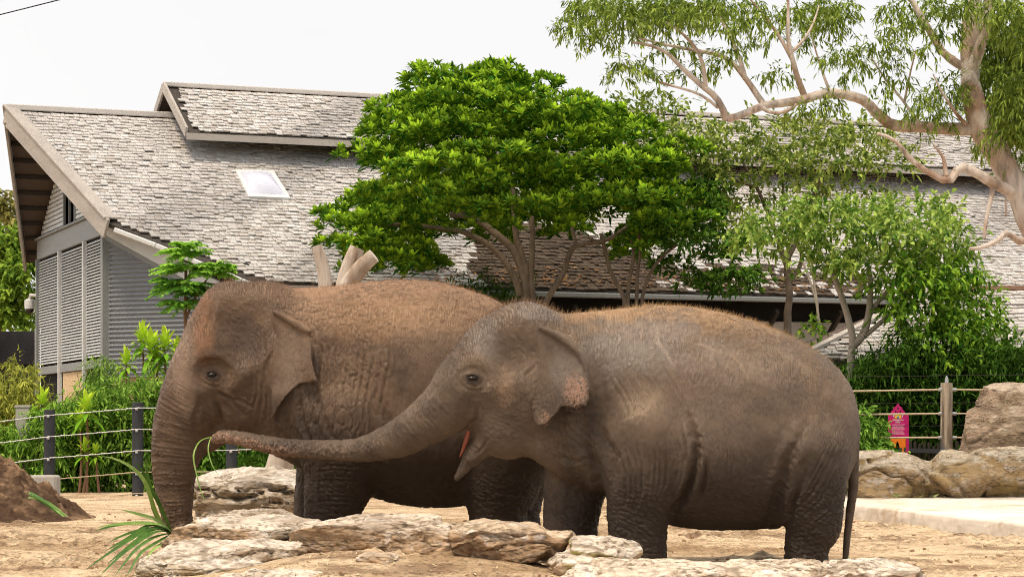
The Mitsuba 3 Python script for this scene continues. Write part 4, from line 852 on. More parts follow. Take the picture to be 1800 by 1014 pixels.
front = dict(
    key=None, Y=19.5, seed=5, xmin=780, xmax=1520, ymin=520, neck=985, leg_top=800, grain=math.radians(62),
    barrel=[(950, 575, 800, .30), (1000, 552, 830, .40), (1050, 547, 862, .50), (1100, 542, 890, .57), (1150, 537, 912, .62), (1200, 539, 922, .66), (1250, 546, 926, .69), (1300, 558, 929, .69), (1350, 574, 930, .66), (1400, 599, 918, .60), (1440, 629, 900, .53), (1470, 668, 870, .43), (1488, 706, 845, .33), (1500, 755, 815, .18)],
    body_ell=[((1405, 745, 0), (.51, .56, .62), .10), ((1130, 725, -.30), (.42, .33, .60), .05), ((1130, 720, .22), (.46, .33, .62), .09), ((1395, 790, -.29), (.42, .34, .50), .05), ((1395, 790, .25), (.42, .33, .50), .08),
              ((1250, 800, 0), (.75, .70, .55), .2), ((1010, 760, 0), (.26, .30, .36), .10)],
    legs=[[.06, (1128, 760, 86, -.30), (1124, 850, 70, -.32), (1118, 910, 54, -.31), (1118, 965, 50, -.30), (1120, 1005, 55, -.30)],
          [.06, (1040, 760, 80, .28), (1015, 850, 60, .30), (1005, 920, 50, .30), (1004, 970, 48, .30), (1002, 1005, 53, .30)],
          [.07, (1403, 800, 82, -.30), (1414, 880, 63, -.31), (1419, 920, 52, -.31), (1411, 955, 40, -.30), (1408, 985, 38, -.30), (1407, 1005, 41, -.30)],
          [.07, (1408, 800, 78, .30), (1420, 880, 58, .31), (1430, 920, 44, .30), (1430, 960, 34, .30), (1431, 985, 34, .30), (1430, 1005, 38, .30)]],
    head_ell=[((922, 600, 0), (78, .31, 70), .07, 0), ((872, 612, 0), (44, .27, 60), .07, .3), ((895, 690, 0), (78, .33, 82), .07, 0), ((893, 742, 0), (66, .27, 66), .06, 0), ((850, 640, 0), (46, .29, 66), .07, .2), ((940, 690, 0), (60, .32, 90), .08, 0)],
    cones=[((960, 650, 0), (1070, 720, 0), 84, 130, .12, 1.3), ((858, 772, 0), (828, 806, 0), 24, 16, .03, .75), ((828, 806, 0), (803, 840, 0), 15, 6, .02, .9), ((940, 770, 0), (1010, 800, 0), 34, 46, .06, .9),
           ((862, 578, -.15), (832, 640, -.20), 12, 10, .05, 1), ((862, 578, .15), (832, 640, .20), 12, 10, .05, 1), ((905, 668, -.26), (845, 700, -.22), 16, 10, .06, 1), ((905, 668, .26), (845, 700, .22), 16, 10, .06, 1)],
    trunk=[(848, 668, 74, 19.5), (815, 690, 65, 19.5), (790, 712, 52.5, 19.5), (748, 743, 42, 19.55), (700, 771, 34, 19.75), (650, 787, 25, 19.95), (620, 791.5, 20.8, 20.1), (560, 790.5, 17.8, 20.35), (500, 786, 16.8, 20.55), (450, 777, 15.5, 20.75), (410, 769, 13.5, 20.85), (388, 768, 12.5, 20.9), (379, 772, 10, 20.95)],
    tr_on=.12, eye=(833, 668),
    cuts=[((908, 618, -.40), (46, .14, 50), .12), ((833, 666, -.345), (30, .05, 24), .06), ((838, 722, -.33), (20, .07, 30), .08)],
    ear=[(946, 577), (962, 583), (980, 593), (1000, 606), (1018, 624), (1027, 645), (1029, 690), (1028, 719), (1018, 715), (1010, 719), (985, 718), (978, 728), (966, 741), (955, 749), (944, 750), (937, 742), (933, 725), (930, 700), (931, 680), (938, 664), (948, 645), (944, 620), (941, 598)],
    ear_y=(.265, .72, .05), rim=[(949, 580, 5), (965, 586, 6.5), (982, 595, 8), (1000, 608, 8.5), (1016, 624, 8), (1025, 644, 6.5), (1028, 675, 4), (1028, 705, 3)],
    up=(935, 965, 1010, 1080, 700), clod=(1085, .02),
    creases=[([(1200, 735), (1211, 770), (1213, 800), (1206, 840), (1190, 878), (1172, 900)], .060, .026), ([(1222, 760), (1228, 830), (1218, 880)], .026, .016), ([(1340, 925), (1352, 870), (1372, 800), (1405, 740)], .036, .035), ([(1372, 935), (1380, 880), (1400, 830)], .022, .02),
             ([(985, 725), (988, 770), (1000, 800)], .016, .030), ([(1022, 740), (1030, 790), (1052, 830), (1064, 890)], .036, .034), ([(960, 765), (990, 790), (1015, 840)], .015, .022), ([(975, 800), (1000, 812), (1030, 806)], .012, .016), ([(822, 752), (838, 735), (842, 712)], .016, .014), ([(835, 800), (850, 785), (858, 770)], .016, .010), ([(828, 778), (845, 795)], .012, .008),
             ([(1045, 745), (1075, 800), (1070, 870)], .018, .03), ([(1120, 880), (1150, 910), (1160, 950)], .010, .012), ([(945, 640), (925, 660), (930, 690)], .012, .014), ([(1440, 660), (1430, 700), (1440, 740)], .012, .03)],
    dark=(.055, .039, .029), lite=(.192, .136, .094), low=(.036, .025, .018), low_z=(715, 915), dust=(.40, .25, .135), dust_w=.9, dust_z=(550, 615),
    patches=[((930, 545), (60, 22), (.26, .225, .20), .5), ((850, 600), (26, 48), (.25, .21, .18), .55), ((885, 680), (22, 30), (.34, .22, .14), .55), ((840, 640), (28, 16), (.26, .19, .12), .5), ((1140, 610), (110, 50), (.26, .22, .19), .55), ((1130, 710), (40, 40), (.30, .22, .15), .6), ((1300, 640), (110, 40), (.30, .22, .16), .5), ((990, 660), (30, 30), (.22, .19, .165), .6), ((1230, 720), (80, 80), (.14, .10, .078), .5)],
    scars=[([(1156, 575), (1148, 600), (1165, 625), (1178, 652)], .028, (.42, .34, .27), .7), ([(1185, 600), (1230, 612), (1262, 624)], .022, (.40, .30, .21), .6), ([(1272, 622), (1292, 645), (1304, 672)], .02, (.42, .30, .20), .6), ([(1370, 575), (1362, 590), (1360, 606)], .03, (.42, .33, .25), .6), ([(1105, 728), (1130, 715), (1155, 685)], .05, (.36, .27, .18), .6), ([(1080, 745), (1110, 728), (1135, 732)], .02, (.40, .30, .20), .5), ([(1340, 650), (1370, 640), (1390, 620)], .03, (.36, .27, .19), .5), ([(1060, 600), (1120, 580), (1200, 590)], .07, (.30, .235, .19), .5), ([(1300, 600), (1360, 620), (1420, 660)], .07, (.32, .235, .165), .5)], pink=[(1008, 688, 24, 38), (955, 735, 12, 14)], trunk_pink=True, hair_n=4400, hair_low=690, ear_exp=.72, hair=((.42, .25, .12), (.52, .36, .19), (.16, .09, .065)),
    tail=[(1488, 735, 13), (1500, 790, 11), (1500, 850, 9), (1494, 900, 7.5), (1489, 945, 6.5), (1486, 982, 5)])
rear = dict(
    key=None, Y=21.3, seed=6, xmin=255, xmax=1030, ymin=480, neck=520, leg_top=790, grain=math.radians(84),
    barrel=[(450, 520, 730, .32), (500, 506, 770, .42), (540, 506, 810, .50), (580, 504, 836, .57), (620, 500, 850, .63), (660, 496, 861, .68), (700, 493, 868, .72), (750, 495, 877, .74), (800, 504, 885, .73), (850, 520, 888, .68), (900, 545, 882, .60), (940, 578, 865, .50), (975, 625, 840, .38), (1000, 690, 800, .2)],
    body_ell=[((905, 720, 0), (.50, .56, .72), .1), ((600, 725, -.30), (.46, .36, .66), .06), ((600, 720, .24), (.50, .36, .70), .09), ((895, 780, -.26), (.40, .32, .5), .08), ((895, 780, .26), (.40, .32, .5), .08), ((740, 780, 0), (.75, .72, .55), .2), ((500, 730, 0), (.28, .30, .40), .1)],
    legs=[[.06, (612, 740, 86, -.30), (606, 825, 70, -.33), (592, 880, 54, -.33), (584, 930, 46, -.32), (583, 975, 50, -.32)],
          [.06, (600, 760, 80, .30), (570, 850, 58, .32), (556, 905, 47, .32), (552, 950, 44, .32), (550, 975, 48, .32)],
          [.07, (895, 790, 84, -.32), (880, 860, 66, -.33), (878, 900, 54, -.33), (890, 940, 42, -.32), (890, 975, 46, -.32)],
          [.07, (905, 790, 80, .32), (900, 870, 60, .33), (905, 910, 48, .32), (915, 945, 40, .32), (915, 975, 44, .32)]],
    head_ell=[((408, 558, 0), (64, .31, 64), .07, 0), ((462, 566, 0), (70, .33, 72), .08, 0), ((420, 650, 0), (82, .36, 90), .08, 0), ((434, 708, 0), (70, .29, 62), .07, 0), ((375, 605, 0), (48, .29, 66), .08, .3)],
    cones=[((480, 630, 0), (590, 700, 0), 96, 132, .14, 1.3), ((400, 752, 0), (372, 778, 0), 24, 15, .03, .8), ((372, 778, 0), (352, 800, 0), 13, 6, .02, .9), ((480, 745, 0), (540, 770, 0), 36, 50, .07, .9),
           ((398, 530, -.16), (362, 625, -.24), 14, 13, .06, 1), ((398, 530, .16), (362, 625, .24), 14, 13, .06, 1), ((455, 640, -.31), (400, 690, -.26), 18, 14, .07, 1), ((455, 640, .31), (400, 690, .26), 18, 14, .07, 1)],
    trunk=[(390, 630, 80, 21.3), (362, 672, 72, 21.3), (336, 718, 62, 21.3), (317, 760, 51, 21.3), (309, 800, 44, 21.3), (306, 840, 38, 21.3), (308, 880, 32, 21.3), (313, 915, 27, 21.3), (322, 942, 24, 21.25), (330, 958, 20, 21.2), (325, 968, 15, 21.1)],
    tr_on=.15, eye=(382, 662),
    cuts=[((432, 575, -.42), (42, .15, 68), .13), ((382, 661, -.375), (32, .055, 28), .06), ((385, 722, -.35), (22, .08, 34), .08)],
    ear=[(486, 551), (503, 557), (520, 567), (540, 577), (556, 586), (559, 605), (562, 640), (567, 660), (573, 673), (556, 677), (538, 678), (520, 692), (503, 714), (490, 737), (485, 735), (484, 700), (487, 660), (486, 640), (494, 620), (492, 590), (484, 570)],
    ear_y=(.39, .74, .05), rim=[(490, 552, 4), (505, 559, 6), (522, 569, 7), (540, 579, 7.5), (556, 588, 6)],
    up=(440, 500, 640, 760, 500), clod=(560, .032),
    creases=[([(395, 745), (390, 722), (383, 700)], .026, .02), ([(384, 690), (410, 700), (440, 735)], .014, .014), ([(405, 700), (430, 705), (455, 720)], .012, .012), ([(500, 690), (495, 735), (500, 770)], .02, .02), ([(535, 690), (540, 740), (560, 790)], .03, .022), ([(560, 680), (580, 735), (600, 780)], .018, .022), ([(470, 590), (475, 640), (470, 690)], .01, .012),
             ([(490, 620), (478, 640), (478, 665)], .016, .014), ([(575, 815), (570, 860), (575, 900)], .012, .012), ([(365, 690), (350, 735), (352, 765)], .012, .02), ([(388, 520), (378, 560), (366, 600)], .012, .02), ([(680, 700), (690, 760), (680, 815)], .022, .03)],
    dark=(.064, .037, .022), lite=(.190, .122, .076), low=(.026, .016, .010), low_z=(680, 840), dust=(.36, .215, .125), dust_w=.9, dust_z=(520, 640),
    patches=[((330, 640), (26, 70), (.30, .21, .15), .6), ((440, 590), (30, 55), (.075, .048, .036), .7), ((365, 570), (20, 60), (.24, .11, .05), .6), ((520, 630), (36, 50), (.24, .175, .13), .7), ((700, 560), (160, 40), (.34, .20, .105), .5), ((480, 510), (40, 20), (.22, .13, .08), .5)],
    scars=[([(640, 530), (720, 545), (800, 540)], .05, (.36, .21, .12), .4)], pink=[], trunk_pink=False, hair_n=4000, hair_low=650, ear_exp=1.1, hair=((.28, .15, .075), (.36, .22, .12), (.10, .06, .04)), tail=[(985, 720, 14), (1000, 780, 10), (998, 850, 8), (994, 900, 6), (992, 930, 5)])
def family(lines, n, depth, width):
    (a, b) = (np.array(lines[0], float), np.array(lines[1], float)); rg_ = np.random.default_rng(int(a.sum())); out = []
    for k in range(n):
        t = (k + rg_.normal(0, .18)) / (n - 1); l = a * (1 - t) + b * t; out.append(([tuple(q) for q in l], depth * rg_.uniform(.6, 1.2), width))
    return out
front['fine'] = family(([(1186, 742), (1196, 790), (1190, 840), (1164, 888)], [(1080, 790), (1092, 830), (1095, 870), (1085, 905)]), 11, .009, .010) + family(([(1226, 720), (1236, 800), (1236, 900)], [(1290, 740), (1296, 820), (1290, 900)]), 6, .006, .010) \
    + family(([(1352, 905), (1400, 850), (1440, 770)], [(1400, 935), (1450, 900), (1494, 840)]), 9, .009, .010) + family(([(1372, 940), (1410, 938), (1455, 930)], [(1378, 988), (1410, 986), (1440, 984)]), 7, .006, .008) \
    + family(([(1090, 910), (1130, 905), (1160, 915)], [(1080, 975), (1120, 972), (1165, 976)]), 8, .005, .008) + family(([(1150, 640), (1180, 690), (1200, 735)], [(1060, 660), (1085, 700), (1100, 740)]), 7, .005, .010) + family(([(965, 780), (990, 800), (1010, 835)], [(1000, 740), (1030, 770), (1050, 810)]), 6, .010, .012)
rear['fine'] = family(([(520, 560), (515, 640), (520, 720)], [(690, 560), (690, 640), (670, 740)]), 14, .009, .012) + family(([(545, 820), (600, 815), (660, 820)], [(540, 900), (590, 898), (630, 900)]), 9, .006, .009) + family(([(430, 740), (450, 690), (455, 650)], [(490, 750), (490, 700), (480, 660)]), 5, .007, .010)
rear['key'] = thing('elephant', 'larger reddish brown elephant on the left, trunk hanging straight down behind the low rock ledge', 'elephant', 'two elephants in the yard')
rear_fd, rear_tr = build_elephant(rear)
front['key'] = thing('elephant', 'front elephant on the right, reaching its pink speckled trunk across to the other', 'elephant', 'two elephants in the yard')
front_fd, front_tr = build_elephant(front)
# the open mouth of the front elephant
YF = front['Y']
tg = spline([(*P(824, 757, YF - .09), .016), (*P(819, 775, YF - .09), .019), (*P(813, 792, YF - .08), .013), (*P(808, 803, YF - .08), .006)], 24)
obj('tongue', tube(tg[:, :3], tg[:, 3], 12, .15, 2), 'mouth_pink', front['key'], smooth=True, label='orange red inside of the open mouth')
# ---------------------------------------------------------------- trees and plants
leafmat('leaf_glossy', .35, .35); leafmat('leaf_soft', .5, .5)
mat('bark_brown', mikit.proc(lambda p, n, uv: mikit.mix((.085, .062, .045), (.24, .19, .145), mikit.fbm(p.x * 10, p.y * 10, p.z * 4, 4))), .9, .15)
mat('bark_pale', mikit.proc(lambda p, n, uv: mikit.mix((.26, .22, .18), (.46, .40, .34), mikit.fbm(p.x * 8, p.y * 8, p.z * 5, 4))), .85, .15)
def gumbark(p, n, uv):
    a = mikit.fbm(p.x * 3.5, p.y * 3.5, p.z * 1.6, 4); b = mikit.fbm(p.x * 11, p.y * 11, p.z * 4, 3)
    c = mikit.mix((.64, .56, .49), (.46, .35, .275), mikit.smoothstep(.42, .60, a)); c = mikit.mix(c, mi.Color3f(.30, .155, .085), mikit.smoothstep(.54, .68, mikit.fbm(p.x * 2, p.y * 2, p.z * 1.1 + 7, 4)) * .8)
    return mikit.mix(c, c * .6, mikit.smoothstep(.50, .66, b * .5 + .5 * mikit.fbm(p.x * 18, p.y * 18, p.z * 1.3, 3)) * .85)
mat('bark_gum', mikit.proc(gumbark), .75, .2, mikit.proc(lambda p, n, uv: mikit.fbm(p.x * 14, p.y * 14, p.z * 6, 3), eps=.005), .03)
def wood_of(paths, bump=.10, seg=9, seed=0):
    ms = []
    for k, (pts, r0, r1) in enumerate(paths):
        pts = np.asarray(pts, float); n = max(8, int(np.linalg.norm(np.diff(pts, axis=0), axis=1).sum() / .12)); s = spline(pts, n)
        s = s + .13 * min(r0, .12) / .1 * (np.stack([meshkit.fbm(s * 1.3, 3, seed + k + c) for c in (0, 50, 90)], 1) - .5) * sstep(0, .1, np.linspace(0, 1, n))[:, None]
        ms.append(tube(s, np.linspace(r0, r1, n), seg, bump, seed + k))
    return join(ms)
def unit(rg, n): return nrm(rg.normal(size=(n, 3)))
def padpoints(rg, pads, per, Y0, low=-.3, fill=.33):
    """Points and outward directions in flattened clouds of foliage: px, py, half width and half height in pixels, distance offset."""
    pts, out, w = [], [], []
    for px, py, rx, ry, dy in pads:
        Y = Y0 + dy; c = P(px, py, Y); r = np.array([rx, max(rx * .8, 20), ry]) * Y / F
        n = max(6, int(per * rx * ry / 1000)); d = unit(rg, n); d[:, 2] = np.where(d[:, 2] < low, -d[:, 2], d[:, 2])
        q = c + d * r * (rg.random((n, 1)) ** fill); pts.append(q); out.append(nrm((q - c) / r)); w.append(np.full(n, (q - c)[:, 2] / r[2]))
    return np.vstack(pts), np.vstack(out), np.concatenate(w)
def rosettes(rg, pts, out, nl, L, W, cols, up=.9, droop=.35, spread=(.25, 1.25)):
    """Whorls of leaves at shoot ends."""
    N = len(pts); ax = nrm(out * .6 + np.array([0, 0, up]) + rg.normal(0, .25, (N, 3)))
    a1 = nrm(np.cross(ax, [.3, .2, .93])); a2 = np.cross(ax, a1)
    b, d, c, ll = [], [], [], []
    young = rg.random(N)
    for k in range(nl):
        ph = k * 2.399 + rg.random(N) * .6; el = spread[0] + (spread[1] - spread[0]) * ((k + rg.random(N)) / nl)
        dd = ax * np.cos(el)[:, None] + (a1 * np.cos(ph)[:, None] + a2 * np.sin(ph)[:, None]) * np.sin(el)[:, None]
        b.append(pts + dd * .015); d.append(dd); ll.append(L * (.65 + .5 * rg.random(N)) * (.75 + .3 * (k / nl)))
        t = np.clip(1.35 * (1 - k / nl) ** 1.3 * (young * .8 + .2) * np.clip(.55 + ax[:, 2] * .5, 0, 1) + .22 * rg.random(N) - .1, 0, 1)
        c.append(mixc(cols[0], cols[1], t))
    return leaves(np.vstack(b), np.vstack(d), np.tile(ax, (nl, 1)), np.concatenate(ll), W * (.8 + .4 * rg.random(N * nl)), droop * rg.random(N * nl), np.vstack(c), .12)
def sprays(rg, pts, out, per, L, W, cols, size, hang=.4, droop=.4):
    """Loose sprays: leaves set along short drooping twigs."""
    N = len(pts); d0 = nrm(out * .9 + rg.normal(0, .5, (N, 3)) - np.array([0, 0, hang])); b, d, c = [], [], []
    tw = []
    for k in range(per):
        t = (k + rg.random(N)) / per; p = pts + d0 * (size * t)[:, None] + np.array([0, 0, -1.]) * (hang * .5 * size * t * t)[:, None]
        b.append(p); d.append(nrm(d0 * .7 + rg.normal(0, .55, (N, 3)) - np.array([0, 0, hang * .8]))); c.append(mixc(cols[0], cols[1], np.clip(rg.random(N) * .9 + .25 * t - .1, 0, 1)))
    n = N * per
    return leaves(np.vstack(b), np.vstack(d), nrm(rg.normal(0, .35, (n, 3)) + [0, 0, 1.]), L * (.6 + .7 * rg.random(n)), W * (.7 + .5 * rg.random(n)), droop * rg.random(n), np.vstack(c), .10)
rp_ = np.random.default_rng(21)
# --- the big round tree in the middle
TY = 45.0
t1 = thing('broadleaf_tree', 'big rounded tree with whorls of glossy bright green leaves in front of the barn roof', 'tree')
pads = []
for px, py, rx, ry in [(790, 140, 55, 30), (878, 128, 50, 28), (945, 152, 42, 26), (830, 185, 110, 36), (715, 205, 55, 34), (700, 235, 70, 34), (800, 240, 110, 40), (925, 215, 90, 36), (1060, 195, 62, 34), (985, 225, 90, 34), (655, 275, 62, 32), (760, 290, 90, 36), (880, 275, 90, 36), (1010, 262, 90, 36), (1100, 245, 55, 34),
                       (622, 330, 45, 30), (700, 350, 90, 36), (820, 335, 90, 36), (930, 325, 90, 36), (1050, 315, 90, 36), (1140, 300, 70, 36), (1195, 285, 48, 30), (605, 400, 42, 28), (680, 410, 70, 34), (780, 380, 85, 28), (895, 380, 90, 28), (1000, 372, 90, 30), (1095, 365, 90, 34), (1185, 350, 66, 36), (636, 440, 46, 26), (690, 462, 34, 26), (1225, 400, 52, 36), (735, 405, 60, 26), (592, 425, 30, 24), (665, 440, 50, 24), (715, 440, 34, 20), (860, 408, 44, 18), (990, 400, 46, 20), (1110, 405, 50, 24), (1165, 420, 46, 26), (625, 470, 30, 20), (580, 375, 26, 22), (588, 455, 30, 22), (655, 478, 40, 22), (725, 452, 34, 18), (1150, 440, 40, 24), (1120, 330, 50, 30)]:
    rx *= rp_.uniform(.72, 1.2); ry *= rp_.uniform(.7, 1.25); px += rp_.normal(0, 10); py += rp_.normal(0, 7)
    if rp_.random() < .08: continue
    for dy in (-1.6, .6):
        pads.append((px + rp_.normal(0, 8), py + rp_.normal(0, 6) + (4 if dy > 0 else 0), rx, ry, dy * (rx / 70) + rp_.normal(0, .35)))
    pads.append((px * .85 + 900 * .15, py + 14, rx * .9, ry, 2.6)); pads.append((px * .85 + 880 * .15, py + 20, rx * .9, ry, 4.2))  # the farthest layer is added behind the crown to shade the roof
for k_ in range(26):
    pads.append((rp_.uniform(650, 1250), rp_.uniform(335, 378), 62, 20, rp_.uniform(5.0, 6.6)))  # extra foliage, unseen behind the crown, added to darken the roof below
pts, out, hh = padpoints(rp_, pads, 19, TY, .02, .12)
L1 = rosettes(rp_, pts, out, 12, .25, .064, ((.030, .125, .016), (.56, .82, .055)))
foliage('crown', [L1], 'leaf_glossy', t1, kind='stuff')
TB = lambda px, py, dy=0: P(px, py, TY + dy)
obj('trunk', wood_of([([TB(925, 800), TB(928, 620), TB(922, 500), TB(900, 440), TB(850, 395), TB(790, 375, .5)], .125, .06), ([TB(930, 800), TB(935, 600), TB(925, 480), TB(905, 410), TB(900, 330)], .115, .05), ([TB(938, 800), TB(940, 600), TB(934, 470), TB(936, 380)], .10, .05), ([TB(915, 520), TB(880, 450), TB(800, 405), TB(700, 395), TB(650, 400)], .075, .03),
                      ([TB(935, 800, .2), TB(960, 530, -.3), TB(990, 480, -.5), TB(1012, 435, -.6), TB(1060, 425, -.6), TB(1120, 380, -.5)], .095, .04), ([TB(1012, 435, -.6), TB(1004, 390, -.4)], .05, .03), ([TB(1060, 425, -.6), TB(1030, 418, -.7)], .03, .015)]), 'bark_brown', t1, smooth=True)
# --- the slender multi-stemmed tree to its right
t2 = thing('slender_tree', 'slender tree with thin dark stems and a dark crown right of the big tree', 'tree')
SB = lambda px, py, dy=0: P(px, py, 44.5 + dy)
obj('trunk', wood_of([([SB(1102, 800), SB(1098, 530), SB(1070, 470), SB(1056, 410)], .065, .04), ([SB(1108, 800), SB(1104, 520), SB(1112, 450), SB(1104, 400)], .06, .035), ([SB(1118, 800), SB(1120, 500), SB(1124, 430), SB(1120, 390)], .05, .03), ([SB(1128, 800), SB(1130, 530), SB(1150, 470), SB(1190, 430)], .055, .03)], seed=9), 'bark_brown', t2, smooth=True)
pts, out, hh = padpoints(rp_, [(1150, 400, 60, 30, 0), (1210, 430, 60, 34, -.5), (1265, 455, 46, 30, 0), (1180, 470, 40, 22, .5), (1290, 495, 50, 22, -.3), (1230, 500, 40, 20, .2), (1330, 490, 26, 18, 0), (1250, 380, 40, 30, .5), (1240, 340, 50, 30, 1), (1270, 500, 46, 22, 0), (1310, 515, 30, 14, -.2), (1245, 520, 30, 14, .1), (1200, 400, 50, 26, -.3), (1280, 430, 36, 24, .2), (1150, 350, 50, 30, .5), (1110, 420, 30, 20, 0)], 34, 44.5)
foliage('crown', [rosettes(rp_, pts, out, 8, .20, .055, ((.035, .10, .018), (.24, .44, .05)), up=.3, droop=.6)], 'leaf_glossy', t2, kind='stuff')
# --- the airy trees on the right
t3 = thing('airy_tree', 'olive tinged airy tree with layered foliage between the big tree and the gum tree', 'tree')
A3 = lambda px, py, dy=0: P(px, py, 46 + dy)
pads = [(1150, 215, 60, 26, .5), (1230, 225, 70, 28, 1), (1190, 265, 60, 24, 0), (1290, 265, 80, 26, 0), (1390, 245, 80, 26, .6), (1470, 240, 60, 26, 0), (1530, 262, 50, 24, .4), (1330, 300, 90, 24, -.6), (1440, 290, 90, 26, -.3), (1540, 300, 60, 24, -.5), (1250, 310, 60, 22, .2), (1390, 335, 80, 20, -.8), (1300, 350, 60, 18, 0), (1490, 335, 70, 20, 0), (1250, 370, 50, 20, .4), (1230, 255, 50, 20, -.5), (1350, 225, 40, 18, .2), (1300, 395, 60, 22, -.2), (1360, 420, 50, 20, -.4)]
pts, out, hh = padpoints(rp_, [(a + rp_.normal(0, 10), b + rp_.normal(0, 5), c * rp_.uniform(.7, 1.2), d * .5, e + rp_.normal(0, .3)) for a, b, c, d, e in pads], 50, 46, 0, .2)
foliage('crown', [sprays(rp_, pts, out, 12, .145, .062, ((.07, .155, .025), (.50, .58, .14)), .48, hang=.12)], 'leaf_soft', t3, kind='stuff')
obj('trunk', wood_of([([A3(1384, 800), A3(1386, 560), A3(1384, 470), A3(1392, 440), A3(1420, 380), A3(1440, 300)], .12, .035), ([A3(1384, 470), A3(1360, 400), A3(1330, 330), A3(1300, 280)], .06, .02), ([A3(1386, 500), A3(1410, 450), A3(1380, 380), A3(1375, 280)], .05, .02), ([A3(1330, 330), A3(1250, 300), A3(1190, 270)], .03, .015)], seed=20), 'bark_brown', t3, smooth=True)
t4 = thing('airy_tree', 'forked pale barked tree with light green leaves standing behind the cable fence on the right', 'tree')
B4 = lambda px, py, dy=0: P(px, py, 39 + dy)
pads = [(1370, 395, 55, 24, .4), (1440, 380, 70, 24, 0), (1520, 385, 80, 24, .4), (1600, 370, 60, 24, .8), (1400, 425, 60, 22, -.3), (1490, 425, 80, 22, -.6), (1580, 420, 80, 26, -.3), (1650, 400, 40, 22, .2), (1340, 440, 40, 20, .2), (1450, 460, 60, 20, -.4), (1540, 465, 80, 24, -.7), (1630, 450, 60, 26, 0), (1690, 440, 36, 20, .3)]
pads2 = [(1600, 500, 70, 28, -.5), (1660, 490, 60, 28, .2), (1690, 530, 50, 26, .3), (1620, 545, 60, 26, -.4), (1700, 575, 60, 28, 0), (1650, 590, 60, 24, -.5), (1730, 610, 50, 26, .2), (1680, 630, 70, 24, -.3), (1740, 650, 60, 20, .1), (1640, 650, 30, 16, 0)]
pts, out, hh = padpoints(rp_, [(a + rp_.normal(0, 10), b + rp_.normal(0, 5), c * rp_.uniform(.7, 1.2), d * .5, e + rp_.normal(0, .3)) for a, b, c, d, e in pads], 62, 39, 0, .2); pts2, out2, _ = padpoints(rp_, [(a, b, c, d * .8, e) for a, b, c, d, e in pads2], 60, 39, 0, .2)
foliage('crown', [sprays(rp_, pts, out, 11, .145, .064, ((.07, .19, .028), (.50, .64, .14)), .40, hang=.15), sprays(rp_, pts2, out2, 10, .15, .058, ((.04, .15, .018), (.34, .55, .055)), .42, hang=.25)], 'leaf_soft', t4, kind='stuff')
obj('trunk', wood_of([([B4(1492, 800), B4(1493, 690), B4(1498, 600), B4(1485, 540), B4(1466, 480)], .085, .05), ([B4(1498, 610), B4(1520, 580), B4(1530, 520), B4(1528, 470)], .075, .04), ([B4(1500, 605), B4(1545, 570), B4(1580, 535), B4(1600, 490)], .05, .025), ([B4(1526, 560), B4(1560, 510), B4(1600, 480), B4(1640, 440)], .045, .02), ([B4(1466, 480), B4(1440, 440), B4(1430, 400)], .03, .012), ([B4(1528, 470), B4(1500, 420), B4(1510, 380)], .03, .012)], seed=30), 'bark_pale', t4, smooth=True)
t5 = thing('sapling', 'pair of thin bare stems with one tuft of green leaves by the dark wall', 'sapling')
S5 = lambda px, py, dy=0: P(px, py, 42 + dy)
obj('trunk', wood_of([([S5(1440, 800), S5(1438, 560), S5(1412, 460)], .03, .02), ([S5(1446, 800), S5(1440, 580), S5(1424, 450)], .03, .02)], seed=40), 'bark_pale', t5, smooth=True)
pts, out, hh = padpoints(rp_, [(1432, 580, 24, 20, 0), (1425, 605, 16, 10, 0)], 60, 42)
foliage('crown', [sprays(rp_, pts, out, 5, .10, .06, ((.07, .2, .02), (.30, .42, .05)), .15)], 'leaf_soft', t5, kind='stuff')
# --- the gum tree at the right edge
t6 = thing('gum_tree', 'tall gum tree at the right edge with peeling pale bark and a long twisting limb', 'tree')
GYY = 30.0
Gp = lambda px, py, dy=0: P(px, py, GYY + dy)
limb = [Gp(1712, 228), Gp(1640, 226, .1), Gp(1575, 222, .1), Gp(1540, 200, 0), Gp(1510, 175, -.1), Gp(1460, 163, -.2), Gp(1400, 176, -.3), Gp(1345, 188, -.3), Gp(1310, 203, -.4), Gp(1277, 212, -.4)]
main = [([Gp(1900, 860), Gp(1872, 640), Gp(1838, 440), Gp(1800, 350), Gp(1762, 280), Gp(1722, 220), Gp(1706, 140, .2), Gp(1702, 60, .3), Gp(1714, -40, .3), Gp(1730, -150, .2)], .27, .085), (limb, .088, .045),
        ([Gp(1790, 345), Gp(1745, 325, -.3), Gp(1705, 300, -.5), Gp(1688, 292, -.5), Gp(1664, 318, -.6), Gp(1640, 308, -.6), Gp(1600, 280, -.6), Gp(1575, 250, -.6), Gp(1540, 235, -.6)], .085, .02), ([Gp(1664, 312, -.6), Gp(1660, 285, -.5), Gp(1640, 255, -.5)], .035, .012),
        ([Gp(1846, 470), Gp(1812, 420, -.4), Gp(1790, 425, -.5), Gp(1772, 408, -.6), Gp(1750, 425, -.6), Gp(1705, 437, -.7)], .07, .022), ([Gp(1745, 328, -.3), Gp(1738, 370, -.4), Gp(1730, 420, -.4)], .035, .02), ([Gp(1768, 330, -.2), Gp(1768, 380, -.2)], .02, .012),
        ([Gp(1704, 130, .2), Gp(1730, 60, 0), Gp(1738, 10, -.1), Gp(1760, -60, -.2)], .085, .04), ([Gp(1700, 120, .2), Gp(1660, 95, .3), Gp(1635, 60, .3), Gp(1600, 0, .3), Gp(1570, -60, .3)], .06, .025)]
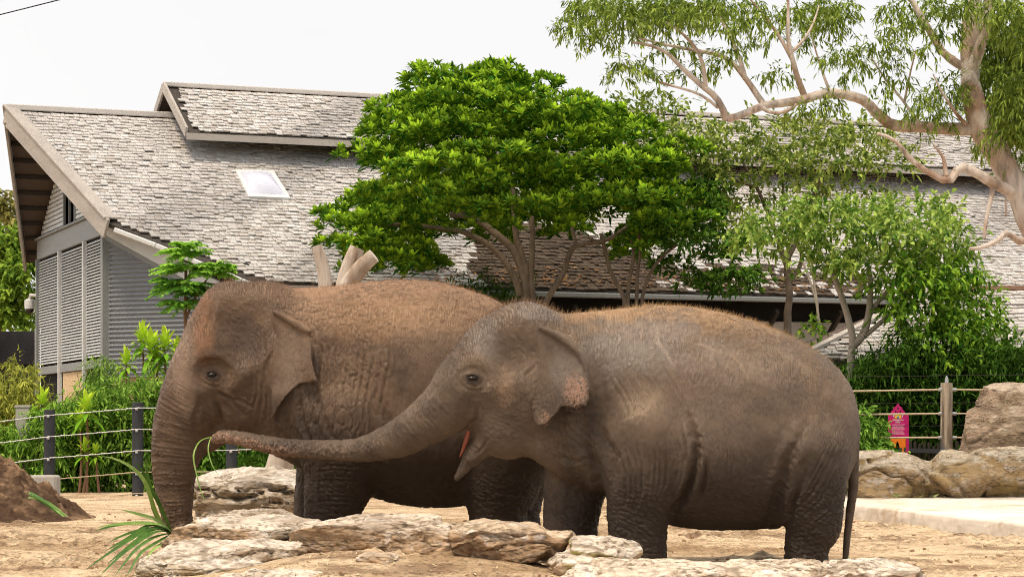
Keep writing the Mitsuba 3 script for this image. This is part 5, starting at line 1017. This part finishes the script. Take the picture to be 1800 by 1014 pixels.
br = [([limb[-1], Gp(1262, 175, -.4), Gp(1240, 155, -.5), Gp(1200, 120, -.5), Gp(1165, 90, -.6), Gp(1110, 75, -.7)], .05, .015), ([Gp(1240, 155, -.5), Gp(1235, 110, -.6), Gp(1210, 70, -.7), Gp(1170, 40, -.7)], .035, .012), ([Gp(1345, 188, -.3), Gp(1310, 140, -.2), Gp(1270, 100, -.3), Gp(1200, 85, -.4), Gp(1120, 65, -.5)], .045, .012),
      ([Gp(1310, 140, -.2), Gp(1295, 90, -.1), Gp(1275, 50, 0), Gp(1250, 10, 0)], .035, .012), ([Gp(1415, 172, -.2), Gp(1395, 110, -.4), Gp(1385, 60, -.5), Gp(1386, -20, -.5)], .045, .015), ([Gp(1395, 110, -.4), Gp(1360, 50, -.4), Gp(1320, 0, -.4)], .03, .01), ([Gp(1388, 95, -.4), Gp(1420, 60, -.5), Gp(1440, 10, -.5)], .025, .01), ([Gp(1460, 163, -.2), Gp(1440, 110, .1), Gp(1425, 60, .2)], .022, .008), ([Gp(1262, 190, -.4), Gp(1225, 165, -.5), Gp(1160, 145, -.5), Gp(1100, 110, -.4)], .022, .008),
      ([Gp(1620, 222), Gp(1590, 180, .3), Gp(1550, 130, .4), Gp(1530, 100, .4)], .025, .01), ([Gp(1590, 180, .3), Gp(1600, 130, .2), Gp(1610, 90, .2)], .018, .008), ([Gp(1700, 220), Gp(1660, 170, -.5), Gp(1640, 130, -.6)], .03, .01), ([Gp(1340, 190, -.3), Gp(1370, 200, -.5), Gp(1400, 185, -.5)], .03, .02)]
obj('trunk', wood_of(main, .16, 14, 50), 'bark_gum', t6, smooth=True)
for k_, b_ in enumerate(br): obj('branch', wood_of([b_], .1, 7, 70 + k_), 'bark_gum', t6, smooth=True)
clus = [(1010, 45, 30), (1040, 20, 36), (1050, 70, 30), (1085, 30, 40), (1100, 65, 30), (1130, 20, 40), (1160, 55, 34), (1180, 20, 40), (1210, 45, 34), (1235, 15, 36), (1265, 55, 28), (1270, 15, 30), (1100, 110, 26), (1130, 140, 26), (1160, 165, 20), (1090, 135, 18), (1215, 130, 24), (1250, 110, 24), (1280, 90, 26), (1305, 85, 20), (1330, 30, 26), (1345, 130, 18), (1370, 140, 20), (1360, 60, 22), (1400, 30, 30), (1435, 20, 32), (1460, 40, 28), (1480, 20, 24), (1420, 80, 22), (1450, 110, 20), (1485, 95, 24), (1510, 105, 26), (1540, 85, 26), (1500, 130, 20), (1560, 120, 24), (1590, 145, 20), (1440, 170, 22), (1425, 195, 24), (1400, 205, 20), (1460, 195, 20),
        (1575, 20, 26), (1600, 45, 22), (1590, 75, 18), (1650, 25, 30), (1660, 60, 28), (1690, 15, 26), (1640, 95, 20), (1540, 160, 16), (1560, 190, 14), (1620, 190, 30), (1650, 175, 34), (1670, 150, 30), (1650, 210, 26), (1740, 90, 34), (1770, 60, 40), (1740, 140, 40), (1780, 120, 44), (1745, 180, 42), (1780, 190, 46), (1750, 230, 40), (1790, 250, 40), (1770, 20, 40), (1790, 300, 26), (1740, 265, 22), (1820, 80, 44), (1830, 160, 46), (1825, 230, 44), (1560, 235, 18), (1620, 250, 14), (1610, 215, 18), (1180, 90, 24), (1010, 70, 18), (1310, 55, 22), (1210, 80, 22), (1560, 55, 16)]
pads = [(a + rp_.normal(0, 6), b + rp_.normal(0, 5), r * .95, r * .75, rp_.normal(0, .45) + (.6 if a > 1720 else -.2)) for a, b, r in clus] + [(a + rp_.normal(0, 10), b + rp_.normal(0, 8), r * .9, r * .8, .7 + rp_.normal(0, .3)) for a, b, r in clus if a > 1720 or b < 50] + [(a + rp_.normal(0, 12), b + rp_.normal(0, 12), r, r, -.3 + rp_.normal(0, .4)) for a, b, r in clus if a > 1768 and b < 270]
pts, out, hh = padpoints(rp_, pads, 46, GYY)
L6 = sprays(rp_, pts, out, 9, .095, .023, ((.07, .135, .025), (.38, .49, .09)), .17, hang=.55, droop=.5)
foliage('crown', [L6], 'leaf_soft', t6, kind='stuff')
# --- the young feathery tree by the corrugated wall
t7 = thing('young_tree', 'young tree with thin brown stem and feathery bright green fronds by the corrugated wall', 'tree')
Y7 = lambda px, py, dy=0: P(px, py, 46 + dy)
obj('trunk', wood_of([([Y7(328, 800), Y7(327, 620), Y7(326, 540), Y7(328, 470)], .05, .03), ([Y7(327, 560), Y7(345, 520), Y7(372, 480)], .03, .015)], seed=80), mat('bark_red', (.22, .12, .075), .85), t7, smooth=True)
rows = []
for base, n_, Lf in (((328, 448), 24, .62), ((328, 475), 26, .74), ((326, 505), 26, .76), ((328, 535), 22, .66), ((372, 480), 22, .52), ((382, 468), 16, .46), ((330, 432), 16, .42), ((300, 495), 12, .45), ((350, 515), 18, .6)):
    for k in range(n_):
        a = rp_.random() * 2 * np.pi; d = nrm(np.array([np.cos(a), np.sin(a), rp_.uniform(.1, .7)])); c0 = Y7(*base, rp_.normal(0, .1)); Lr = Lf * rp_.uniform(.7, 1.1)
        t = np.linspace(.2, 1, 12)[:, None]; q = c0 + d * Lr * t + np.array([0, 0, -1.]) * .42 * Lr * t ** 2
        side = nrm(np.cross(d, [0, 0, 1.]))
        for s in (-1, 1):
            dd = nrm(side * s + d * .55 - np.array([0, 0, .30]) + rp_.normal(0, .12, (12, 3))); rows.append(leaves(q, dd, np.array([0, 0, 1.]), .19 * (1 - .5 * t[:, 0] ** 2), .066, .3, mixc((.07, .25, .03), (.46, .78, .10), np.clip(rp_.random(12) * .6 + (base[1] < 485) * .3, 0, 1)), .1))
foliage('crown', rows, 'leaf_soft', t7, kind='stuff')
# --- the dense trees far behind on the left
for (label, pads, Y0, cols, tr) in (('dense green tree beyond the barn at the left edge', [(20, 440, 50, 30, 0), (-20, 470, 50, 34, 0), (40, 480, 40, 30, -1), (20, 520, 50, 30, -1), (-30, 540, 50, 34, 0), (50, 545, 30, 26, 0), (10, 565, 50, 26, -1), (0, 420, 40, 22, 1), (55, 450, 20, 30, 1), (-60, 430, 50, 40, 0)], 72, ((.05, .13, .02), (.38, .54, .07)), (0, 800)),
                                     ('thin olive yellow tree top above the dense green tree at the left edge', [(20, 370, 26, 20, 0), (40, 385, 24, 18, 0), (0, 360, 24, 18, 0), (55, 410, 16, 16, 0), (10, 395, 26, 16, 0), (-30, 380, 40, 30, 0)], 82, ((.16, .17, .045), (.5, .46, .15)), (-10, 800))):
    t = thing('background_tree', label, 'tree'); pts, out, hh = padpoints(rp_, pads, 60, Y0)
    foliage('crown', [sprays(rp_, pts, out, 8, .26, .13, cols, .45)], 'leaf_soft', t, kind='stuff')
    obj('trunk', wood_of([([P(tr[0] - 10, 800, Y0), P(tr[0], 560, Y0), P(tr[0] + 15, 400, Y0)], .3, .08), ([P(tr[0], 560, Y0), P(tr[0] + 40, 450, Y0)], .12, .05)], seed=90), 'bark_brown', t, smooth=True)
# --- hedges, bushes and cordylines
def hedge(key, label, x0, x1, ytop, ybot, Y0, depth, n, cols, L=.16, W=.028, top=None, cat='hedge', hang=.5, size=.35, culms=60, per=8):
    h = thing(key, label, cat)
    x = x0 + (x1 - x0) * rp_.random(n); t = rp_.random(n) ** .8
    tp = (np.interp(x, *zip(*top)) if top else np.full(n, ytop)) + 14 * rp_.normal(size=n)
    y = ybot + (tp - ybot) * t; Yd = Y0 + depth * (rp_.random(n) ** 1.5 - .2)
    pts = np.stack([(x - 900) / F * Yd, Yd, EYE - (y - HOR) / F * Yd], 1); pts[:, 2] = np.maximum(pts[:, 2], .05)
    out = nrm(np.stack([rp_.normal(0, .5, n), -np.abs(rp_.normal(.5, .4, n)), rp_.normal(.5, .4, n)], 1))
    cl = meshkit.fbm(pts * np.array([2.2, 1, 2.2]), 2, 17); keep = cl > .36; pts, out = pts[keep], out[keep]
    foliage('foliage', [sprays(rp_, pts, out, per, L, W, cols, size, hang=hang)], 'leaf_soft', h, kind='stuff')
    cu = []
    for k in range(culms):
        px = rp_.uniform(x0, x1); Yk = Y0 + depth * rp_.random(); tp_ = np.interp(px, *zip(*top)) if top else ytop
        a = np.array([PX(px, Yk), Yk, 0.0]); b = np.array([PX(px, Yk) + rp_.normal(0, .2), Yk - .1, PZ(tp_ + rp_.uniform(-5, 40), Yk)]); cu.append(tube(spline([a, (a * 1.1 + b * .9) / 2, b], 8), np.linspace(.014, .005, 8), 5))
    obj('stems', join(cu), mat('stem_green', (.13, .15, .05), .6) if 'stem_green' not in scene else 'stem_green', h, smooth=True, kind='stuff')
    return h
hedge('bamboo_hedge', 'dark green bamboo hedge behind the cable fence on the right', 1440, 1830, 610, 830, 38.2, 2.2, 4300, ((.012, .04, .007), (.085, .18, .025)), L=.15, W=.034, top=[(1440, 690), (1490, 660), (1530, 620), (1600, 590), (1660, 630), (1740, 620), (1830, 610)])
hedge('bush', 'bright green feathery bush beside the magenta sign', 1470, 1566, 710, 830, 35.0, .5, 420, ((.07, .2, .03), (.34, .58, .09)), L=.14, W=.038, top=[(1470, 720), (1520, 735), (1548, 775), (1566, 805)], cat='bush', culms=8)
hedge('bamboo_hedge', 'loose green bamboo hedge behind the cable fence on the left', 60, 345, 690, 862, 42.0, 2.2, 3600, ((.05, .14, .02), (.32, .52, .08)), L=.15, W=.042, top=[(60, 760), (90, 720), (160, 690), (240, 680), (300, 670), (345, 690)])
hedge('bamboo_hedge', 'dark green hedge seen under the chins of the elephants', 330, 860, 770, 870, 42.0, 2.0, 2600, ((.035, .11, .014), (.22, .42, .06)), L=.15, W=.042, top=[(330, 760), (420, 740), (860, 740)])
hedge('bush', 'pale yellow green bush with fading leaves at the far left', -60, 70, 640, 800, 48, 1.5, 900, ((.18, .22, .04), (.58, .60, .12)), L=.17, W=.035, top=[(-60, 690), (0, 670), (40, 640), (70, 670)], cat='bush', culms=18)
hedge('bush', 'bushy green bamboo clump in front of the tan panels of the barn', 120, 215, 640, 800, 47, .8, 900, ((.07, .18, .03), (.34, .52, .09)), L=.15, W=.026, top=[(120, 720), (152, 700), (166, 640), (190, 640), (215, 690)], cat='bush', culms=20)
hedge('bush', 'low green bush on the far side of the fence at the left edge', -40, 110, 730, 862, 41.2, .8, 900, ((.06, .17, .02), (.34, .55, .08)), L=.16, W=.03, top=[(-40, 740), (40, 760), (110, 720)], cat='bush', culms=10)
hedge('bush', 'dark ferny shrub along the barn wall behind the elephants', 780, 930, 505, 800, 47.5, .6, 1200, ((.02, .07, .01), (.13, .26, .04)), L=.22, W=.03, top=[(780, 500), (930, 505)], cat='bush', culms=10)
hedge('bush', 'dark low bush at the foot of the bamboo under the airy trees', 1340, 1480, 640, 800, 43, 1.0, 700, ((.02, .06, .01), (.10, .20, .03)), top=[(1340, 660), (1480, 650)], cat='bush', culms=6)
def cordyline(heads, Y0, label, stems=True):
    t = thing('cordyline', label, 'plant')
    for px, py, s in heads:
        n = 30; a = np.arange(n) * 2.399; el = np.linspace(.25, 1.9, n); d = np.stack([np.cos(a) * np.sin(el), np.sin(a) * np.sin(el), np.cos(el)], 1) + rp_.normal(0, .08, (n, 3))
        c = P(px, py, Y0 + rp_.normal(0, .1)); b = c + np.array([0, 0, 1.]) * np.linspace(.1, -.12, n)[:, None] * s
        for q in range(0, n):
            lv = leaves(b[q:q + 1], d[q:q + 1], np.array([0, 0, 1.]), s * rp_.uniform(.40, .56), s * .115, .45 * el[q] / 1.6, mixc((.18, .40, .03), (.62, .80, .07), np.clip(np.array([1.1 - el[q] / 1.6 + rp_.normal(0, .15)]), 0, 1)), .15)
            obj('leaf', mesh(lv[0], lv[1]), 'leaf_glossy', t, smooth=True, color=lv[2])
        obj('stem', tube(spline([P(px + rp_.normal(0, 8), 870, Y0), P(px + 3, (py + 870) / 2, Y0), c], 8), np.linspace(.028, .018, 8), 7), 'bark_red', t, smooth=True)
cordyline([(265, 618, 1.0), (290, 615, .95), (250, 600, .8), (275, 640, .8)], 44.5, 'tall cordyline with bright yellow green leaf rosettes in front of the corrugated wall')
cordyline([(312, 625, .8), (318, 648, .6)], 45, 'smaller darker cordyline beside the forehead of the left elephant')
cordyline([(222, 642, .75)], 44, 'single headed cordyline in front of the barn corner')
cordyline([(152, 722, .85), (140, 745, .6), (168, 800, .5), (150, 795, .6)], 41.0, 'yellow green cordyline between the two black fence posts')
cordyline([(75, 712, .7), (60, 735, .5)], 42, 'cordyline just behind the left black fence post')
cordyline([(240, 700, .55), (255, 735, .5)], 43.0, 'small cordyline behind the second black fence post')
# --- cut palm leaves
mat('palm_green', mikit.proc(lambda p, n, uv: mikit.mix((.025, .085, .012), (.10, .22, .03), mikit.fbm(p.x * 6, p.y * 6, p.z * 6, 2))), .4, .4)
mat('palm_light', mikit.proc(lambda p, n, uv: mikit.mix((.16, .32, .04), (.36, .50, .14), mikit.fbm(p.x * 8, p.y * 8, p.z * 8, 2))), .45, .4)
def blade(pts, w, n=16, fold=.25):
    """A long folded leaf blade along picture points with distances."""
    s = spline(np.array([P(*q) for q in pts]), n); t = nrm(np.gradient(s, axis=0)); sd = nrm(np.cross(t, [0.1, -1, .35])); up = np.cross(sd, t); ww = w * np.sin(np.pi * np.clip(np.linspace(.06, 1, n), 0, 1)) ** .6; ww[-1] = .001
    a, b = s + sd * ww[:, None] + up * ww[:, None] * fold, s - sd * ww[:, None] + up * ww[:, None] * fold; v = np.stack([a, s, b, s - up * .004], 1).reshape(-1, 3); f = []
    for k in range(n - 1):
        i = 4 * k
        for u, w_ in ((0, 1), (1, 2), (2, 3), (3, 0)): f += [(i + u, i + w_, i + 4 + w_), (i + u, i + 4 + w_, i + 4 + u)]
    return mesh(v, f)
Yp = 20.6
pf1 = thing('palm_frond', 'bundle of long dark green palm leaves held in the curled tip of the left trunk', 'palm leaves')
hold = (302, 938, 20.7)
for pts, m_ in (([hold, (276, 905, 20.4), (256, 850, 20.1), (240, 828, 20.0), (180, 802, 19.7)], 'palm_light'), ([hold, (272, 900, 20.5), (262, 860, 20.4), (252, 830, 20.3), (236, 812, 20.2)], 'palm_green'), ([hold, (280, 922, 20.2), (225, 920, 19.6), (165, 933, 19.2)], 'palm_green'), ([hold, (270, 912, 20.3), (240, 903, 20.0), (213, 896, 19.8)], 'palm_light'), ([hold, (270, 920, 20.0), (220, 920, 19.5), (172, 926, 19.2)], 'palm_light'),
                 ([hold, (265, 930, 19.8), (205, 963, 18.9), (152, 1000, 18.5)], 'palm_green'), ([hold, (272, 936, 19.7), (222, 968, 18.7), (175, 1012, 18.2)], 'palm_green'), ([hold, (276, 943, 19.7), (240, 965, 18.6), (203, 1010, 18.0)], 'palm_green'), ([hold, (282, 950, 19.7), (252, 968, 18.6), (222, 1013, 17.9)], 'palm_green'), ([hold, (286, 955, 19.7), (272, 964, 18.9), (258, 982, 18.3)], 'palm_light'), ([hold, (262, 924, 19.9), (228, 944, 19.3), (185, 968, 18.9)], 'palm_green'),
                 ([hold, (272, 928, 20.0), (235, 935, 19.5), (192, 952, 19.1)], 'palm_green'), ([hold, (277, 880, 20.4), (262, 850, 20.3), (256, 800, 20.2)], 'palm_green'), ([hold, (268, 932, 19.8), (230, 958, 19.0), (190, 990, 18.5)], 'palm_green')):
    obj('leaf', blade(pts, .019), m_, pf1, smooth=40)
gs_ = thing('grass_stem', 'green grass blade dangling from the mouth of the left elephant', 'grass blade')
obj('blade', blade([(374, 768, 20.95), (352, 775, 20.9), (340, 802, 20.8), (347, 840, 20.8), (360, 882, 20.8)], .007), 'palm_light', gs_, smooth=40)
obj('blade', blade([(372, 768, 20.9), (366, 790, 20.8), (372, 815, 20.8), (385, 835, 20.8)], .006), 'palm_light', gs_, smooth=40)
fl = thing('fallen_leaf', 'limp pale green palm leaf lying on the slope of the soil heap', 'leaf')
for k in range(9):
    o_ = k * 2.2
    obj('leaflet', blade([(52 + rp_.normal(0, 2), 864 + o_ * .6, 27.6), (66 + k, 872 + o_ * .5 + rp_.normal(0, 2), 27.4), (92 + k * 1.2, 890 + o_ * .5 + rp_.normal(0, 2), 27.2), (116 + rp_.normal(0, 5), 908, 27.05)], .014), 'palm_light' if k % 3 else 'palm_green', fl, smooth=40)
lb = thing('leaf_scraps', 'scraps of pale green leaves at the foot of the tan boulder wall', 'leaves')
for k in range(16):
    px = rp_.uniform(1570, 1650); Yk = rp_.uniform(30.9, 31.4); c = np.array([PX(px, Yk), Yk, .19 + rp_.random() * .03]); a = rp_.uniform(0, 6.28); lv = leaves(c[None], np.array([[math.cos(a), math.sin(a), rp_.uniform(.1, .8)]]), np.array([0, 0, 1.]), rp_.uniform(.08, .22), .035, .2, np.array([[.34, .40, .16]]) * rp_.uniform(.7, 1.2), .1)
    obj('leaf', mesh(lv[0], lv[1]), 'leaf_soft', lb, smooth=True, color=np.clip(lv[2], 0, 1))
